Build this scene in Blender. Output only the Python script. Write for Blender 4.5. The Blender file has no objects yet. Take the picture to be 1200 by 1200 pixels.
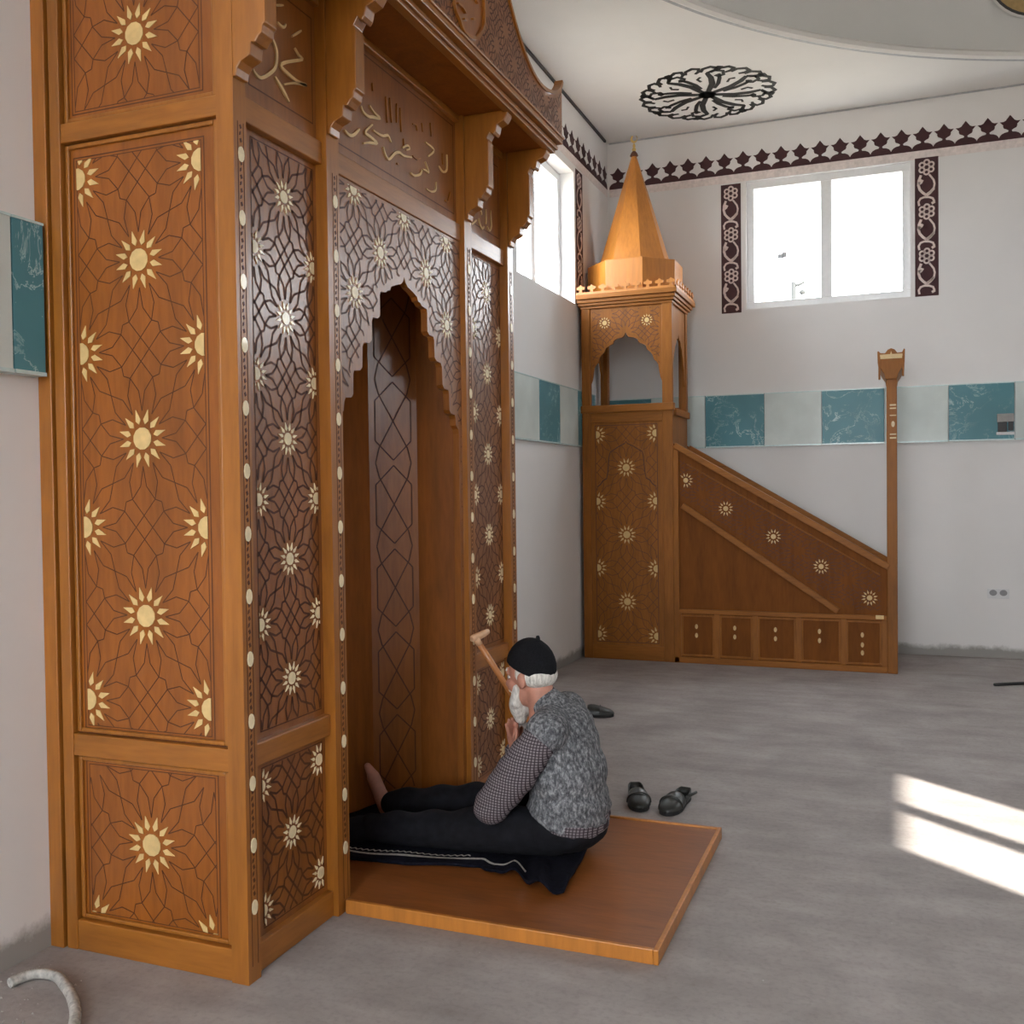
import bpy, bmesh, math, random
from mathutils import Vector, Matrix
R_ = math.radians
random.seed(7)
scn = bpy.context.scene
COL = scn.collection

# ------------------------------------------------------------------ materials
def new_mat(name):
    m = bpy.data.materials.new(name); m.use_nodes = True
    nt = m.node_tree
    for n in list(nt.nodes): nt.nodes.remove(n)
    out = nt.nodes.new('ShaderNodeOutputMaterial')
    b = nt.nodes.new('ShaderNodeBsdfPrincipled')
    nt.links.new(b.outputs[0], out.inputs[0])
    return m, nt, b, out

def ramp(nt, stops):
    r = nt.nodes.new('ShaderNodeValToRGB')
    el = r.color_ramp.elements
    while len(el) < len(stops): el.new(0.5)
    for e, (p, c) in zip(el, stops):
        e.position = p; e.color = (c[0], c[1], c[2], 1)
    return r

def coords(nt, scale=(1, 1, 1), rot=(0, 0, 0)):
    tc = nt.nodes.new('ShaderNodeTexCoord'); mp = nt.nodes.new('ShaderNodeMapping')
    mp.inputs['Scale'].default_value = scale; mp.inputs['Rotation'].default_value = rot
    nt.links.new(tc.outputs['Object'], mp.inputs[0])
    return mp

def noise(nt, vec, scale, detail=4, rough=.55, dist=0):
    n = nt.nodes.new('ShaderNodeTexNoise')
    n.inputs['Scale'].default_value = scale; n.inputs['Detail'].default_value = detail
    n.inputs['Roughness'].default_value = rough; n.inputs['Distortion'].default_value = dist
    nt.links.new(vec.outputs[0], n.inputs['Vector'])
    return n

def bump(nt, b, src, strength, dist=.01):
    bp = nt.nodes.new('ShaderNodeBump'); bp.inputs['Strength'].default_value = strength
    bp.inputs['Distance'].default_value = dist
    nt.links.new(src, bp.inputs['Height']); nt.links.new(bp.outputs[0], b.inputs['Normal'])

def mixc(nt, fac, a, b, mode='MIX'):
    m = nt.nodes.new('ShaderNodeMix'); m.data_type = 'RGBA'; m.blend_type = mode
    for sock, v in ((m.inputs[0], fac), (m.inputs[6], a), (m.inputs[7], b)):
        if hasattr(v, 'is_output'): nt.links.new(v, sock)
        elif isinstance(v, (int, float)): sock.default_value = v
        else: sock.default_value = (v[0], v[1], v[2], 1)
    return m.outputs[2]

def plain(name, c, rough=.5, metal=0, coat=0, var=.12, scale=30, spec=.5):
    m, nt, b, o = new_mat(name)
    mp = coords(nt); n = noise(nt, mp, scale)
    lo = [x * (1 - var) for x in c]; hi = [min(1, x * (1 + var)) for x in c]
    r = ramp(nt, [(.3, lo), (.7, hi)])
    nt.links.new(n.outputs[0], r.inputs[0]); nt.links.new(r.outputs[0], b.inputs['Base Color'])
    b.inputs['Roughness'].default_value = rough; b.inputs['Metallic'].default_value = metal
    b.inputs['Coat Weight'].default_value = coat; b.inputs['Specular IOR Level'].default_value = spec
    return m

def wood(name, c, scale, rough=.33, coat=.25, spec=.5):
    m, nt, b, o = new_mat(name)
    mp = coords(nt, scale)
    n = noise(nt, mp, 3.2, 6, .6, .6)
    mp2 = coords(nt, tuple(s * 5 for s in scale)); n2 = noise(nt, mp2, 4, 3, .5)
    r = ramp(nt, [(.25, [x * .74 for x in c]), (.5, c), (.78, [min(1, x * 1.22) for x in c])])
    nt.links.new(n.outputs[0], r.inputs[0])
    r2 = ramp(nt, [(.3, (.86, .84, .82)), (.6, (1, 1, 1))]); nt.links.new(n2.outputs[0], r2.inputs[0])
    nt.links.new(mixc(nt, 1., r.outputs[0], r2.outputs[0], 'MULTIPLY'), b.inputs['Base Color'])
    b.inputs['Roughness'].default_value = rough
    b.inputs['Coat Weight'].default_value = coat; b.inputs['Coat Roughness'].default_value = .22; b.inputs['Specular IOR Level'].default_value = spec
    bump(nt, b, n2.outputs[0], .08, .002)
    return m

WC = (.335, .119, .0155)
WOOD = wood('wood_upright', WC, (3.2, 3.2, .35))
WOODH = wood('wood_level', WC, (.5, .5, 4.5))
WOODD = wood('wood_panel', (.295, .090, .0105), (3, 3, .45))
WOODF = wood('wood_front_panel', (.27, .088, .013), (3, 3, .45), .36, .6)
WOODQ = wood('wood_panel_shaded', (.25, .076, .009), (3, 3, .45), .5, .0, .2)  # panel wood darkened: shade of niche recess and soffit put into the colour
WOODP = wood('wood_platform', (.26, .082, .018), (.8, 4.5, 4.5), .36, .3)
WOODM = wood('wood_pale_cap', (.50, .185, .028), (2.6, 2.6, .3), .4)
WOODN = wood('wood_minbar', (.29, .103, .014), (3, 3, .4), .5, .03, .25)
WOODNH = wood('wood_minbar_level', (.29, .103, .014), (.5, .5, 4.5), .5, .03, .25)
WOODI = wood('wood_stair_infill', (.19, .060, .008), (3, 3, .4), .6, .0, .15)
GROOVE = plain('groove_dark', (.10, .028, .007), .6)  # flat carved lines with groove shade as colour; also dark dashes and finial collar
INLAY = plain('maple_inlay', (.66, .46, .20), .35, 0, .1)
INLAYF = plain('maple_inlay_lit', (.86, .72, .47), .3, 0, .3)  # front copy of the maple inlay, window sheen put into its paler colour
GILT = plain('gilt_letters', (.72, .50, .24), .35, .15)
BRASS = plain('brass', (.75, .52, .18), .3, .9)

def wall_mat(name, c, dirt=True):
    m, nt, b, o = new_mat(name)
    mp = coords(nt); n = noise(nt, mp, 1.3, 5, .6); n2 = noise(nt, mp, 60, 3)
    r = ramp(nt, [(.3, [x * .95 for x in c]), (.7, c)]); nt.links.new(n.outputs[0], r.inputs[0])
    col = r.outputs[0]
    if dirt:
        tc = nt.nodes.new('ShaderNodeTexCoord'); sx = nt.nodes.new('ShaderNodeSeparateXYZ')
        nt.links.new(tc.outputs['Object'], sx.inputs[0])
        mm = nt.nodes.new('ShaderNodeMath'); mm.operation = 'MULTIPLY_ADD'
        n3 = noise(nt, mp, 7, 5, .7)
        nt.links.new(n3.outputs[0], mm.inputs[0]); mm.inputs[1].default_value = -.12
        nt.links.new(sx.outputs[2], mm.inputs[2])
        rr = ramp(nt, [(0.0, (.42, .41, .39)), (.045, (1, 1, 1))])
        nt.links.new(mm.outputs[0], rr.inputs[0])
        col = mixc(nt, 1., col, rr.outputs[0], 'MULTIPLY')
    nt.links.new(col, b.inputs['Base Color'])
    b.inputs['Roughness'].default_value = .85
    bump(nt, b, n2.outputs[0], .12, .004)
    return m
WALL = wall_mat('white_plaster', (.79, .775, .77))
CEIL = wall_mat('ceiling_paint', (.83, .815, .79), False)
DOMEP = wall_mat('dome_paint', (.70, .70, .685), False)

def floor_mat():
    m, nt, b, o = new_mat('bare_concrete')
    mp = coords(nt, (1, 1, 1)); n = noise(nt, mp, 2.2, 8, .65, .3)
    mp2 = coords(nt, (.6, 3.2, 1), (0, 0, R_(12))); n2 = noise(nt, mp2, 2.5, 5, .6)
    n3 = noise(nt, mp, 45, 4, .6)
    r = ramp(nt, [(.3, (.275, .242, .235)), (.55, (.37, .335, .325)), (.75, (.45, .412, .40))])
    nt.links.new(n.outputs[0], r.inputs[0])
    r2 = ramp(nt, [(.35, (.84, .83, .83)), (.65, (1.0, 1.0, 1.0))]); nt.links.new(n2.outputs[0], r2.inputs[0])
    r3 = ramp(nt, [(.3, (.80, .79, .79)), (.52, (1, 1, 1))]); nt.links.new(n3.outputs[0], r3.inputs[0])
    c = mixc(nt, 1., r.outputs[0], r2.outputs[0], 'MULTIPLY')
    c = mixc(nt, .7, c, r3.outputs[0], 'MULTIPLY')
    nt.links.new(c, b.inputs['Base Color']); b.inputs['Roughness'].default_value = .72
    bump(nt, b, n3.outputs[0], .2, .006)
    return m
FLOOR = floor_mat()

def glass_panel(name, c, vein, amt):
    m, nt, b, o = new_mat(name)
    mp = nt.nodes.new('ShaderNodeNewGeometry'); n = noise(nt, mp, 4.6, 7, .66, .9); n2 = noise(nt, mp, 2.5, 3)
    r = ramp(nt, [(.485, (0, 0, 0)), (.5, (.8, .8, .8)), (.515, (0, 0, 0))]); nt.links.new(n.outputs[0], r.inputs[0])
    g = ramp(nt, [(.40, (0, 0, 0)), (.58, (amt, amt, amt))]); nt.links.new(n2.outputs[0], g.inputs[0])
    f = mixc(nt, 1., r.outputs[0], g.outputs[0], 'MULTIPLY')
    base = ramp(nt, [(.3, [x * .88 for x in c]), (.7, [x * 1.1 for x in c])]); nt.links.new(n2.outputs[0], base.inputs[0])
    nt.links.new(mixc(nt, f, base.outputs[0], vein), b.inputs['Base Color'])
    b.inputs['Roughness'].default_value = .3; b.inputs['Specular IOR Level'].default_value = .2
    return m
TEAL = glass_panel('teal_marbled_glass', (.092, .255, .30), (.66, .84, .86), 1.)
PALE = glass_panel('pale_glass', (.60, .665, .645), (.75, .78, .76), .3)
EDGE = plain('polished_glass_edge', (.55, .70, .70), .2)
MAROON = plain('maroon_paint', (.052, .013, .016), .7)
CREAM = plain('cream_paint', (.72, .60, .56), .75)
PINKW = plain('pale_pink_paint', (.76, .68, .66), .8)
BLACKP = plain('black_paint', (.012, .011, .010), .6)
PVC = plain('white_pvc', (.80, .81, .82), .35, var=.03)
PVCG = plain('grey_gasket', (.42, .43, .45), .5)
DARKTRIM = plain('dark_trim', (.035, .033, .035), .5)
BEIGE = plain('ochre_paint', (.42, .29, .12), .7)

def pane_mat():
    m, nt, b, o = new_mat('window_glass')
    t = nt.nodes.new('ShaderNodeBsdfTransparent'); g = nt.nodes.new('ShaderNodeBsdfGlossy')
    g.inputs['Roughness'].default_value = .02
    t.inputs[0].default_value = (.96, .975, .97, 1)
    mx = nt.nodes.new('ShaderNodeMixShader'); mx.inputs[0].default_value = .05
    nt.links.new(t.outputs[0], mx.inputs[1]); nt.links.new(g.outputs[0], mx.inputs[2]); nt.links.new(mx.outputs[0], o.inputs[0])
    return m
PANE = pane_mat()
SKIN = plain('skin', (.48, .22, .155), .55, var=.18, scale=18)
BEARD = None
def hair_mat():
    m, nt, b, o = new_mat('white_hair')
    mp = coords(nt, (60, 60, 14)); n = noise(nt, mp, 2, 4)
    r = ramp(nt, [(.3, (.46, .43, .39)), (.65, (.82, .79, .74))]); nt.links.new(n.outputs[0], r.inputs[0])
    nt.links.new(r.outputs[0], b.inputs['Base Color']); b.inputs['Roughness'].default_value = .8
    bump(nt, b, n.outputs[0], .6, .01); return m
HAIR = hair_mat()
BLACKC = plain('black_wool', (.010, .010, .012), .95, var=.4, scale=150, spec=.15)
TROUS = plain('black_cloth', (.008, .008, .011), .9, var=.4, scale=25, spec=.2)
def knit_mat():
    m, nt, b, o = new_mat('grey_marl_knit')
    mp = coords(nt, (1, 1, .55)); n = noise(nt, mp, 75, 5, .75); n2 = noise(nt, mp, 12, 3)
    r = ramp(nt, [(.36, (.055, .058, .066)), (.5, (.17, .175, .19)), (.64, (.42, .43, .45))]); nt.links.new(n.outputs[0], r.inputs[0])
    r2 = ramp(nt, [(.3, (.75, .75, .75)), (.65, (1, 1, 1))]); nt.links.new(n2.outputs[0], r2.inputs[0])
    nt.links.new(mixc(nt, 1., r.outputs[0], r2.outputs[0], 'MULTIPLY'), b.inputs['Base Color'])
    b.inputs['Roughness'].default_value = .95; b.inputs['Specular IOR Level'].default_value = .15
    bump(nt, b, n.outputs[0], .7, .012); return m
KNIT = knit_mat()
def check_mat():
    m, nt, b, o = new_mat('small_check_cotton')
    mp = coords(nt, (1, 1, 1), (0, R_(-9), R_(4)))
    sx = nt.nodes.new('ShaderNodeSeparateXYZ'); nt.links.new(mp.outputs[0], sx.inputs[0])
    tot = None
    fs = []
    for k in (0, 2):
        a = nt.nodes.new('ShaderNodeMath'); a.operation = 'MULTIPLY'; a.inputs[1].default_value = 560.
        nt.links.new(sx.outputs[k], a.inputs[0])
        s = nt.nodes.new('ShaderNodeMath'); s.operation = 'SINE'; nt.links.new(a.outputs[0], s.inputs[0]); fs.append(s)
    mx = nt.nodes.new('ShaderNodeMath'); mx.operation = 'MAXIMUM'
    nt.links.new(fs[0].outputs[0], mx.inputs[0]); nt.links.new(fs[1].outputs[0], mx.inputs[1])
    r = ramp(nt, [(.30, (.23, .205, .22)), (.80, (.042, .030, .038))]); nt.links.new(mx.outputs[0], r.inputs[0])
    nt.links.new(r.outputs[0], b.inputs['Base Color']); b.inputs['Roughness'].default_value = .9
    b.inputs['Specular IOR Level'].default_value = .2
    return m
CHECK = check_mat()
RUGM = plain('navy_rug_pile', (.007, .007, .013), .95, var=.5, scale=60, spec=.1)
RUGW = plain('pale_rug_border', (.50, .48, .44), .9, var=.3, scale=90)
LEATH = plain('black_leather', (.022, .023, .021), .38, var=.3)
SOLE = plain('black_rubber', (.012, .012, .012), .7)
INSOLE = plain('dark_insole', (.006, .006, .006), .9)
HOSE = plain('dusty_grey_plastic', (.46, .44, .41), .7, var=.35, scale=60)
CABLE = plain('black_cable', (.012, .012, .013), .5)
SOCK = plain('white_socket', (.68, .68, .69), .4, var=.04)
SOCKD = plain('socket_hole', (.26, .26, .27), .6)
STEEL = plain('pole_concrete', (.032, .033, .033), .8, spec=.1)
def film(name, a):
    m, nt, b, o = new_mat(name); t = nt.nodes.new('ShaderNodeBsdfTransparent'); mx = nt.nodes.new('ShaderNodeMixShader'); mx.inputs[0].default_value = a
    b.inputs['Base Color'].default_value = (.5, .5, .52, 1)
    nt.links.new(t.outputs[0], mx.inputs[1]); nt.links.new(b.outputs[0], mx.inputs[2]); nt.links.new(mx.outputs[0], o.inputs[0]); return m
STICK = film('translucent_sticker', .88)
CANE = plain('varnished_cane', (.50, .19, .06), .4, 0, .2)
CANEH = plain('pale_cane_handle', (.72, .42, .24), .4, 0, .2)
EYEW = plain('eye_white', (.46, .42, .39), .2, var=.05)
IRIS = plain('dark_iris', (.03, .018, .012), .2)
GROUND = plain('dry_ground', (.30, .27, .22), .9, scale=.5)

# ------------------------------------------------------------------ mesh building
class MB:
    def __init__(s): s.v = []; s.f = []; s.m = []; s.sm = []
    def add(s, verts, faces, m=0, smooth=False):
        k = len(s.v); s.v += [tuple(map(float, v)) for v in verts]
        for f in faces: s.f.append(tuple(i + k for i in f)); s.m.append(m); s.sm.append(smooth)
    def box(s, x0, x1, y0, y1, z0, z1, m=0):
        x0, x1 = sorted((x0, x1)); y0, y1 = sorted((y0, y1)); z0, z1 = sorted((z0, z1))
        s.add([(x0,y0,z0),(x1,y0,z0),(x1,y1,z0),(x0,y1,z0),(x0,y0,z1),(x1,y0,z1),(x1,y1,z1),(x0,y1,z1)],
              [(0,3,2,1),(4,5,6,7),(0,1,5,4),(1,2,6,5),(2,3,7,6),(3,0,4,7)], m)
        return s
    def prism(s, pts, fn, d0, d1, m=0):            # closed 2-D outline swept from d0 to d1
        n = len(pts)
        s.add([fn(a, b, d0) for a, b in pts] + [fn(a, b, d1) for a, b in pts],
              [tuple(range(n))[::-1], tuple(range(n, 2 * n))] + [(i, (i + 1) % n, n + (i + 1) % n, n + i) for i in range(n)], m)
        return s
    def tube(s, path, rad, n=8, m=0, caps=True, smooth=True):
        path = [Vector(p) for p in path]; rr = rad if isinstance(rad, (list, tuple)) else [rad] * len(path)
        t0 = (path[1] - path[0]).normalized()
        u = t0.orthogonal().normalized(); rings = []
        for i, p in enumerate(path):
            t = (path[min(i + 1, len(path) - 1)] - path[max(i - 1, 0)]).normalized()
            u = (u - t * u.dot(t)).normalized(); w = t.cross(u)
            rings += [p + (u * math.cos(2 * math.pi * k / n) + w * math.sin(2 * math.pi * k / n)) * rr[i] for k in range(n)]
        fs = [(i * n + k, i * n + (k + 1) % n, (i + 1) * n + (k + 1) % n, (i + 1) * n + k) for i in range(len(path) - 1) for k in range(n)]
        s.add(rings, fs, m, smooth)
        if caps:
            k0 = len(s.v) - len(rings)
            s.f.append(tuple(range(k0, k0 + n))[::-1]); s.m.append(m); s.sm.append(False)
            e = k0 + (len(path) - 1) * n; s.f.append(tuple(range(e, e + n))); s.m.append(m); s.sm.append(False)
        return s
    def lathe(s, c, prof, n=24, m=0, smooth=True, a0=0.):
        vs = []
        for r, z in prof:
            vs += [(c[0] + r * math.cos(a0 + 2 * math.pi * k / n), c[1] + r * math.sin(a0 + 2 * math.pi * k / n), c[2] + z) for k in range(n)]
        fs = [(i * n + k, i * n + (k + 1) % n, (i + 1) * n + (k + 1) % n, (i + 1) * n + k) for i in range(len(prof) - 1) for k in range(n)]
        fs += [tuple(range(n))[::-1], tuple(range((len(prof) - 1) * n, len(prof) * n))]
        s.add(vs, fs, m, smooth); return s
    def ball(s, c, r, n=12, m=0):
        rx = r if isinstance(r, (tuple, list)) else (r, r, r)
        vs = []; L = n // 2
        for i in range(1, L):
            a = math.pi * i / L
            vs += [(c[0] + rx[0] * math.sin(a) * math.cos(2 * math.pi * k / n), c[1] + rx[1] * math.sin(a) * math.sin(2 * math.pi * k / n), c[2] + rx[2] * math.cos(a)) for k in range(n)]
        t = len(vs); vs += [(c[0], c[1], c[2] + rx[2]), (c[0], c[1], c[2] - rx[2])]
        fs = [(i * n + k, (i + 1) * n + k, (i + 1) * n + (k + 1) % n, i * n + (k + 1) % n) for i in range(L - 2) for k in range(n)]
        fs += [(t, k, (k + 1) % n) for k in range(n)] + [(t + 1, (L - 2) * n + (k + 1) % n, (L - 2) * n + k) for k in range(n)]
        s.add(vs, fs, m, True); return s
    def stroke(s, pts, fn, w, d0, d1, m=0, taper=False, closed=False):   # raised ribbon along a 2-D polyline
        P = [Vector((a, b)) for a, b in pts]; n = len(P)
        if closed: P = P + [P[0], P[1]]; n = len(P)
        L = []; Rr = []
        for i in range(n):
            a = P[max(i - 1, 0)]; b = P[min(i + 1, n - 1)]
            if closed and i == 0: a = P[n - 3]
            t = (b - a)
            if t.length < 1e-9: t = Vector((1, 0))
            t.normalize(); q = Vector((-t.y, t.x))
            h = w / 2
            if taper: h *= .45 + .55 * math.sin(math.pi * (i + .6) / (n + .2))
            L.append(P[i] + q * h); Rr.append(P[i] - q * h)
        vs = [fn(p.x, p.y, d1) for p in L] + [fn(p.x, p.y, d1) for p in Rr] + [fn(p.x, p.y, d0) for p in L] + [fn(p.x, p.y, d0) for p in Rr]
        fs = []
        rng = n - 1 if not closed else n - 2
        for i in range(rng):
            fs += [(i, i + 1, n + i + 1, n + i), (2*n + i, 2*n + i + 1, i + 1, i), (n + i, n + i + 1, 3*n + i + 1, 3*n + i)]
        if not closed: fs += [(0, n, 3*n, 2*n), (n - 1, 4*n - 1 - 0, 2*n - 1, 3*n - 1)]
        if not closed: fs[-1] = (n - 1, 3*n - 1, 4*n - 1, 2*n - 1)
        s.add(vs, fs, m); return s

ORG = {}
def props(o, label=None, cat=None, group=None, kind=None):
    if label: o['label'] = label
    if cat: o['category'] = cat
    if group: o['group'] = group
    if kind: o['kind'] = kind
    return o
def thing(name, label, cat, loc=(0, 0, 0), group=None, kind=None):
    o = bpy.data.objects.new(name, None); o.empty_display_size = .1
    COL.objects.link(o); o.location = loc; ORG[o.name] = Vector(loc)
    return props(o, label, cat, group, kind)
def mesh_of(name, mb, mats, org=Vector()):
    me = bpy.data.meshes.new(name)
    me.from_pydata([tuple(Vector(v) - org) for v in mb.v], [], mb.f)
    for m in (mats if isinstance(mats, (list, tuple)) else [mats]): me.materials.append(m)
    me.polygons.foreach_set('material_index', mb.m); me.polygons.foreach_set('use_smooth', mb.sm)
    bm = bmesh.new(); bm.from_mesh(me); bmesh.ops.recalc_face_normals(bm, faces=bm.faces); bm.to_mesh(me); bm.free()
    me.update(); return me
def obj(name, mb, mats, parent=None, bevel=0, loc=None):
    org = ORG[parent.name] if parent else Vector(loc or (0, 0, 0))
    o = bpy.data.objects.new(name, mesh_of(name, mb, mats, org)); COL.objects.link(o)
    ORG[o.name] = org
    if parent: o.parent = parent
    else: o.location = org
    if bevel:
        b = o.modifiers.new('edge', 'BEVEL'); b.width = bevel; b.segments = 2; b.limit_method = 'ANGLE'; b.angle_limit = R_(40)
    return o
def struct(name, mb, mats, bevel=0, label=None):
    o = obj(name, mb, mats, None, bevel); o['kind'] = 'structure'
    if label: o['label'] = label
    return o

# ------------------------------------------------------------------ room dimensions (metres)
XR, YB, YR, ZC = 10.94, 9.39, -4.5, 4.875
WT = .25
def wall(name, axis, pos, out, a0, a1, holes):
    """wall with window holes; axis 'x' = plane x=pos running along y; out = +1/-1 outward direction"""
    if axis == 'x': fn = lambda a, z, d: (pos + out * d, a, z)
    else: fn = lambda a, z, d: (a, pos + out * d, z)
    A = sorted({a0, a1, *[h[0] for h in holes], *[h[1] for h in holes]}); Z = sorted({0., ZC + .1, *[h[2] for h in holes], *[h[3] for h in holes]})
    mb = MB()
    def hole(a, z): return any(h[0] < a < h[1] and h[2] < z < h[3] for h in holes)
    for i in range(len(A) - 1):
        for j in range(len(Z) - 1):
            if hole((A[i] + A[i+1]) / 2, (Z[j] + Z[j+1]) / 2): continue
            for d in (0, WT):
                mb.add([fn(A[i], Z[j], d), fn(A[i+1], Z[j], d), fn(A[i+1], Z[j+1], d), fn(A[i], Z[j+1], d)], [(0, 1, 2, 3)])
    for h in holes + [(a0, a1, 0., ZC + .1)]:
        c = [(h[0], h[2]), (h[1], h[2]), (h[1], h[3]), (h[0], h[3])]
        for k in range(4):
            p, q = c[k], c[(k + 1) % 4]
            mb.add([fn(*p, 0), fn(*q, 0), fn(*q, WT), fn(*p, WT)], [(0, 1, 2, 3)])
    return struct(name, mb, WALL)

ZW0, ZW1 = 3.16, 4.345
HL = [(6.88, 8.30, ZW0 - .03, 4.28), (-1.08, .34, ZW0, 4.28)]
HB = [(1.33, 2.75, ZW0, ZW1), (5.0, 6.42, ZW0, ZW1), (8.2, 9.62, ZW0, ZW1)]
HR = [(-3.02, -1.52, ZW0 - .3, 4.30)]
HRR = [(.5, 3.5, 1.0, 3.9)]
mb = MB(); mb.box(-WT, XR + WT, YR - WT, YB + WT, -.2, 0); struct('floor', mb, FLOOR)
wall('wall_left', 'x', 0., -1, YR, YB, HL)
wall('wall_back', 'y', YB, 1, -WT, XR + WT, HB)
wall('wall_right', 'x', XR, 1, YR, YB, HR)
wall('wall_front', 'y', YR, -1, -WT, XR + WT, HRR)

# ceiling with the round dome opening
DC = (5.469, 4.158); DR = 5.03
mb = MB(); N = 144
rect = (-WT, XR + WT, YR - WT, YB + WT)
angs = sorted([2 * math.pi * k / N for k in range(N)] + [math.atan2(y - DC[1], x - DC[0]) % (2 * math.pi) for x in rect[:2] for y in rect[2:]])
inner = [(DC[0] + DR * math.cos(a), DC[1] + DR * math.sin(a)) for a in angs]
def to_rect(a):
    dx, dy = math.cos(a), math.sin(a); t = 1e9
    if dx > 1e-9: t = min(t, (rect[1] - DC[0]) / dx)
    if dx < -1e-9: t = min(t, (rect[0] - DC[0]) / dx)
    if dy > 1e-9: t = min(t, (rect[3] - DC[1]) / dy)
    if dy < -1e-9: t = min(t, (rect[2] - DC[1]) / dy)
    return DC[0] + dx * t, DC[1] + dy * t
outer = [to_rect(a) for a in angs]; n = len(angs)
vs = [(x, y, ZC) for x, y in inner] + [(x, y, ZC) for x, y in outer] + [(x, y, ZC + .1) for x, y in inner] + [(x, y, ZC + .1) for x, y in outer]
fs = []
for i in range(n):
    j = (i + 1) % n
    fs += [(i, j, n + j, n + i), (2*n + i, 3*n + i, 3*n + j, 2*n + j), (i, 2*n + i, 2*n + j, j), (n + i, n + j, 3*n + j, 3*n + i)]
mb.add(vs, fs); struct('ceiling', mb, CEIL)
# the dome shell above it
DH = 2.6
mb = MB(); n = 144; prof_in = [(DR * math.cos(t), (.02) + DH * math.sin(t)) for t in [math.pi / 2 * k / 20 for k in range(20)]] + [(.02, .02 + DH)]
prof = [(DR - .002, .0)] + prof_in
vs = []; 
for off in (0, .12):
    for r, z in prof:
        vs += [(DC[0] + (r + off * .9) * math.cos(2 * math.pi * k / n), DC[1] + (r + off * .9) * math.sin(2 * math.pi * k / n), ZC + .02 + z + (off if z > .05 else 0)) for k in range(n)]
L = len(prof); fs = []
for o_ in (0, L * n):
    fs += [(o_ + i * n + k, o_ + i * n + (k + 1) % n, o_ + (i + 1) * n + (k + 1) % n, o_ + (i + 1) * n + k) for i in range(L - 1) for k in range(n)]
    fs.append(tuple(o_ + (L - 1) * n + k for k in range(n)))
mb.add(vs, fs, 0, True)
struct('ceiling_dome', mb, DOMEP)
# moulded rim round the opening
mb = MB(); vs = []; pr_ = [(-.02, .05), (-.055, .02), (-.055, -.012), (-.02, -.022), (.004, -.012), (.012, -.014), (.03, -.014), (.03, .02)]
n = 144
for dr, dz in pr_: vs += [(DC[0] + (DR + dr) * math.cos(2*math.pi*k/n), DC[1] + (DR + dr) * math.sin(2*math.pi*k/n), ZC + dz) for k in range(n)]
fs = [(i*n+k, i*n+(k+1)%n, ((i+1)%8)*n+(k+1)%n, ((i+1)%8)*n+k) for i in range(8) for k in range(n)]
mb.add(vs, fs, 0, False)
mb.m = [1 if 4 <= (i // n) <= 5 else 0 for i in range(len(fs))]
struct('trim_1', mb, [CEIL, PVCG])
# dark strip in the angle of wall and ceiling on the left, a thin bead on the back wall
mb = MB(); mb.box(.0, .018, YR, YB - .1, ZC - .02, ZC); struct('trim_2', mb, DARKTRIM)
mb = MB(); mb.box(.02, XR, YB - .012, YB, ZC - .012, ZC); struct('trim_3', mb, PVCG)

# ------------------------------------------------------------------ windows
def window(n, axis, pos, out, h, set_, lights=2, sticker=False):
    if axis == 'x': fn = lambda a, z, d: (pos + out * (set_ + d), a, z)
    else: fn = lambda a, z, d: (a, pos + out * (set_ + d), z)
    a0, a1, z0, z1 = h
    root = thing('window_%d' % n, None, None, fn((a0 + a1) / 2, z0, 0), kind='structure')
    def bar(mb, a, b, c, d, e0, e1, m=0): mb.prism([(a, c), (b, c), (b, d), (a, d)], fn, e0, e1, m)
    f = .068; mb = MB()
    bar(mb, a0, a1, z0, z0 + f, 0, .07); bar(mb, a0, a1, z1 - f, z1, 0, .07)
    bar(mb, a0, a0 + f, z0 + f, z1 - f, 0, .07); bar(mb, a1 - f, a1, z0 + f, z1 - f, 0, .07)
    obj('window_frame', mb, [PVC, PVCG], root, .004)
    mb = MB()
    for k in range(1, lights):
        c = a0 + (a1 - a0) * k / lights; bar(mb, c - .048, c + .048, z0 + f, z1 - f, -.004, .066)
    obj('mullion', mb, [PVC, PVCG], root, .004)
    for k in range(lights):
        c0 = a0 + (a1 - a0) * k / lights + (f if k == 0 else .048); c1 = a0 + (a1 - a0) * (k + 1) / lights - (f if k == lights - 1 else .048)
        mb = MB(); mb.add([fn(c0, z0 + f, .035), fn(c1, z0 + f, .035), fn(c1, z1 - f, .035), fn(c0, z1 - f, .035)], [(0, 1, 2, 3)])
        p = obj('pane', mb, PANE, root)
        if sticker and k == 0:
            m2 = MB(); bar(m2, 1.605, 1.66, 3.618, 3.66, .030, .034); bar(m2, 1.645, 1.69, 3.625, 3.675, .030, .034)
            s = obj('sticker', m2, STICK, p); s['label'] = 'small grey sticker left on the window glass'
    return root
window(1, 'y', YB, 1, HB[0], .04, 2, True)
window(2, 'x', 0., -1, HL[0], .13)
for i, h in enumerate(HB[1:]): window(3 + i, 'y', YB, 1, h, .04)
window(5, 'x', 0., -1, HL[1], .13)
window(6, 'x', XR, 1, (-2.95, -1.645, ZW0 - .3, 4.25), .07)
for i, h in enumerate(HR[1:]): window(7 + i, 'x', XR, 1, h, .07)
for i, h in enumerate(HRR): window(7 + i, 'y', YR, -1, h, .08, 3)
mb = MB()          # masonry closing the gap round the window the sun comes through
mb.box(XR + .08, XR + .13, -3.02, -2.95, ZW0 - .3, 4.3); mb.box(XR + .08, XR + .13, -1.645, -1.52, ZW0 - .3, 4.3); mb.box(XR + .08, XR + .13, -2.95, -1.645, 4.25, 4.3)
struct('trim_4', mb, WALL)

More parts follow.
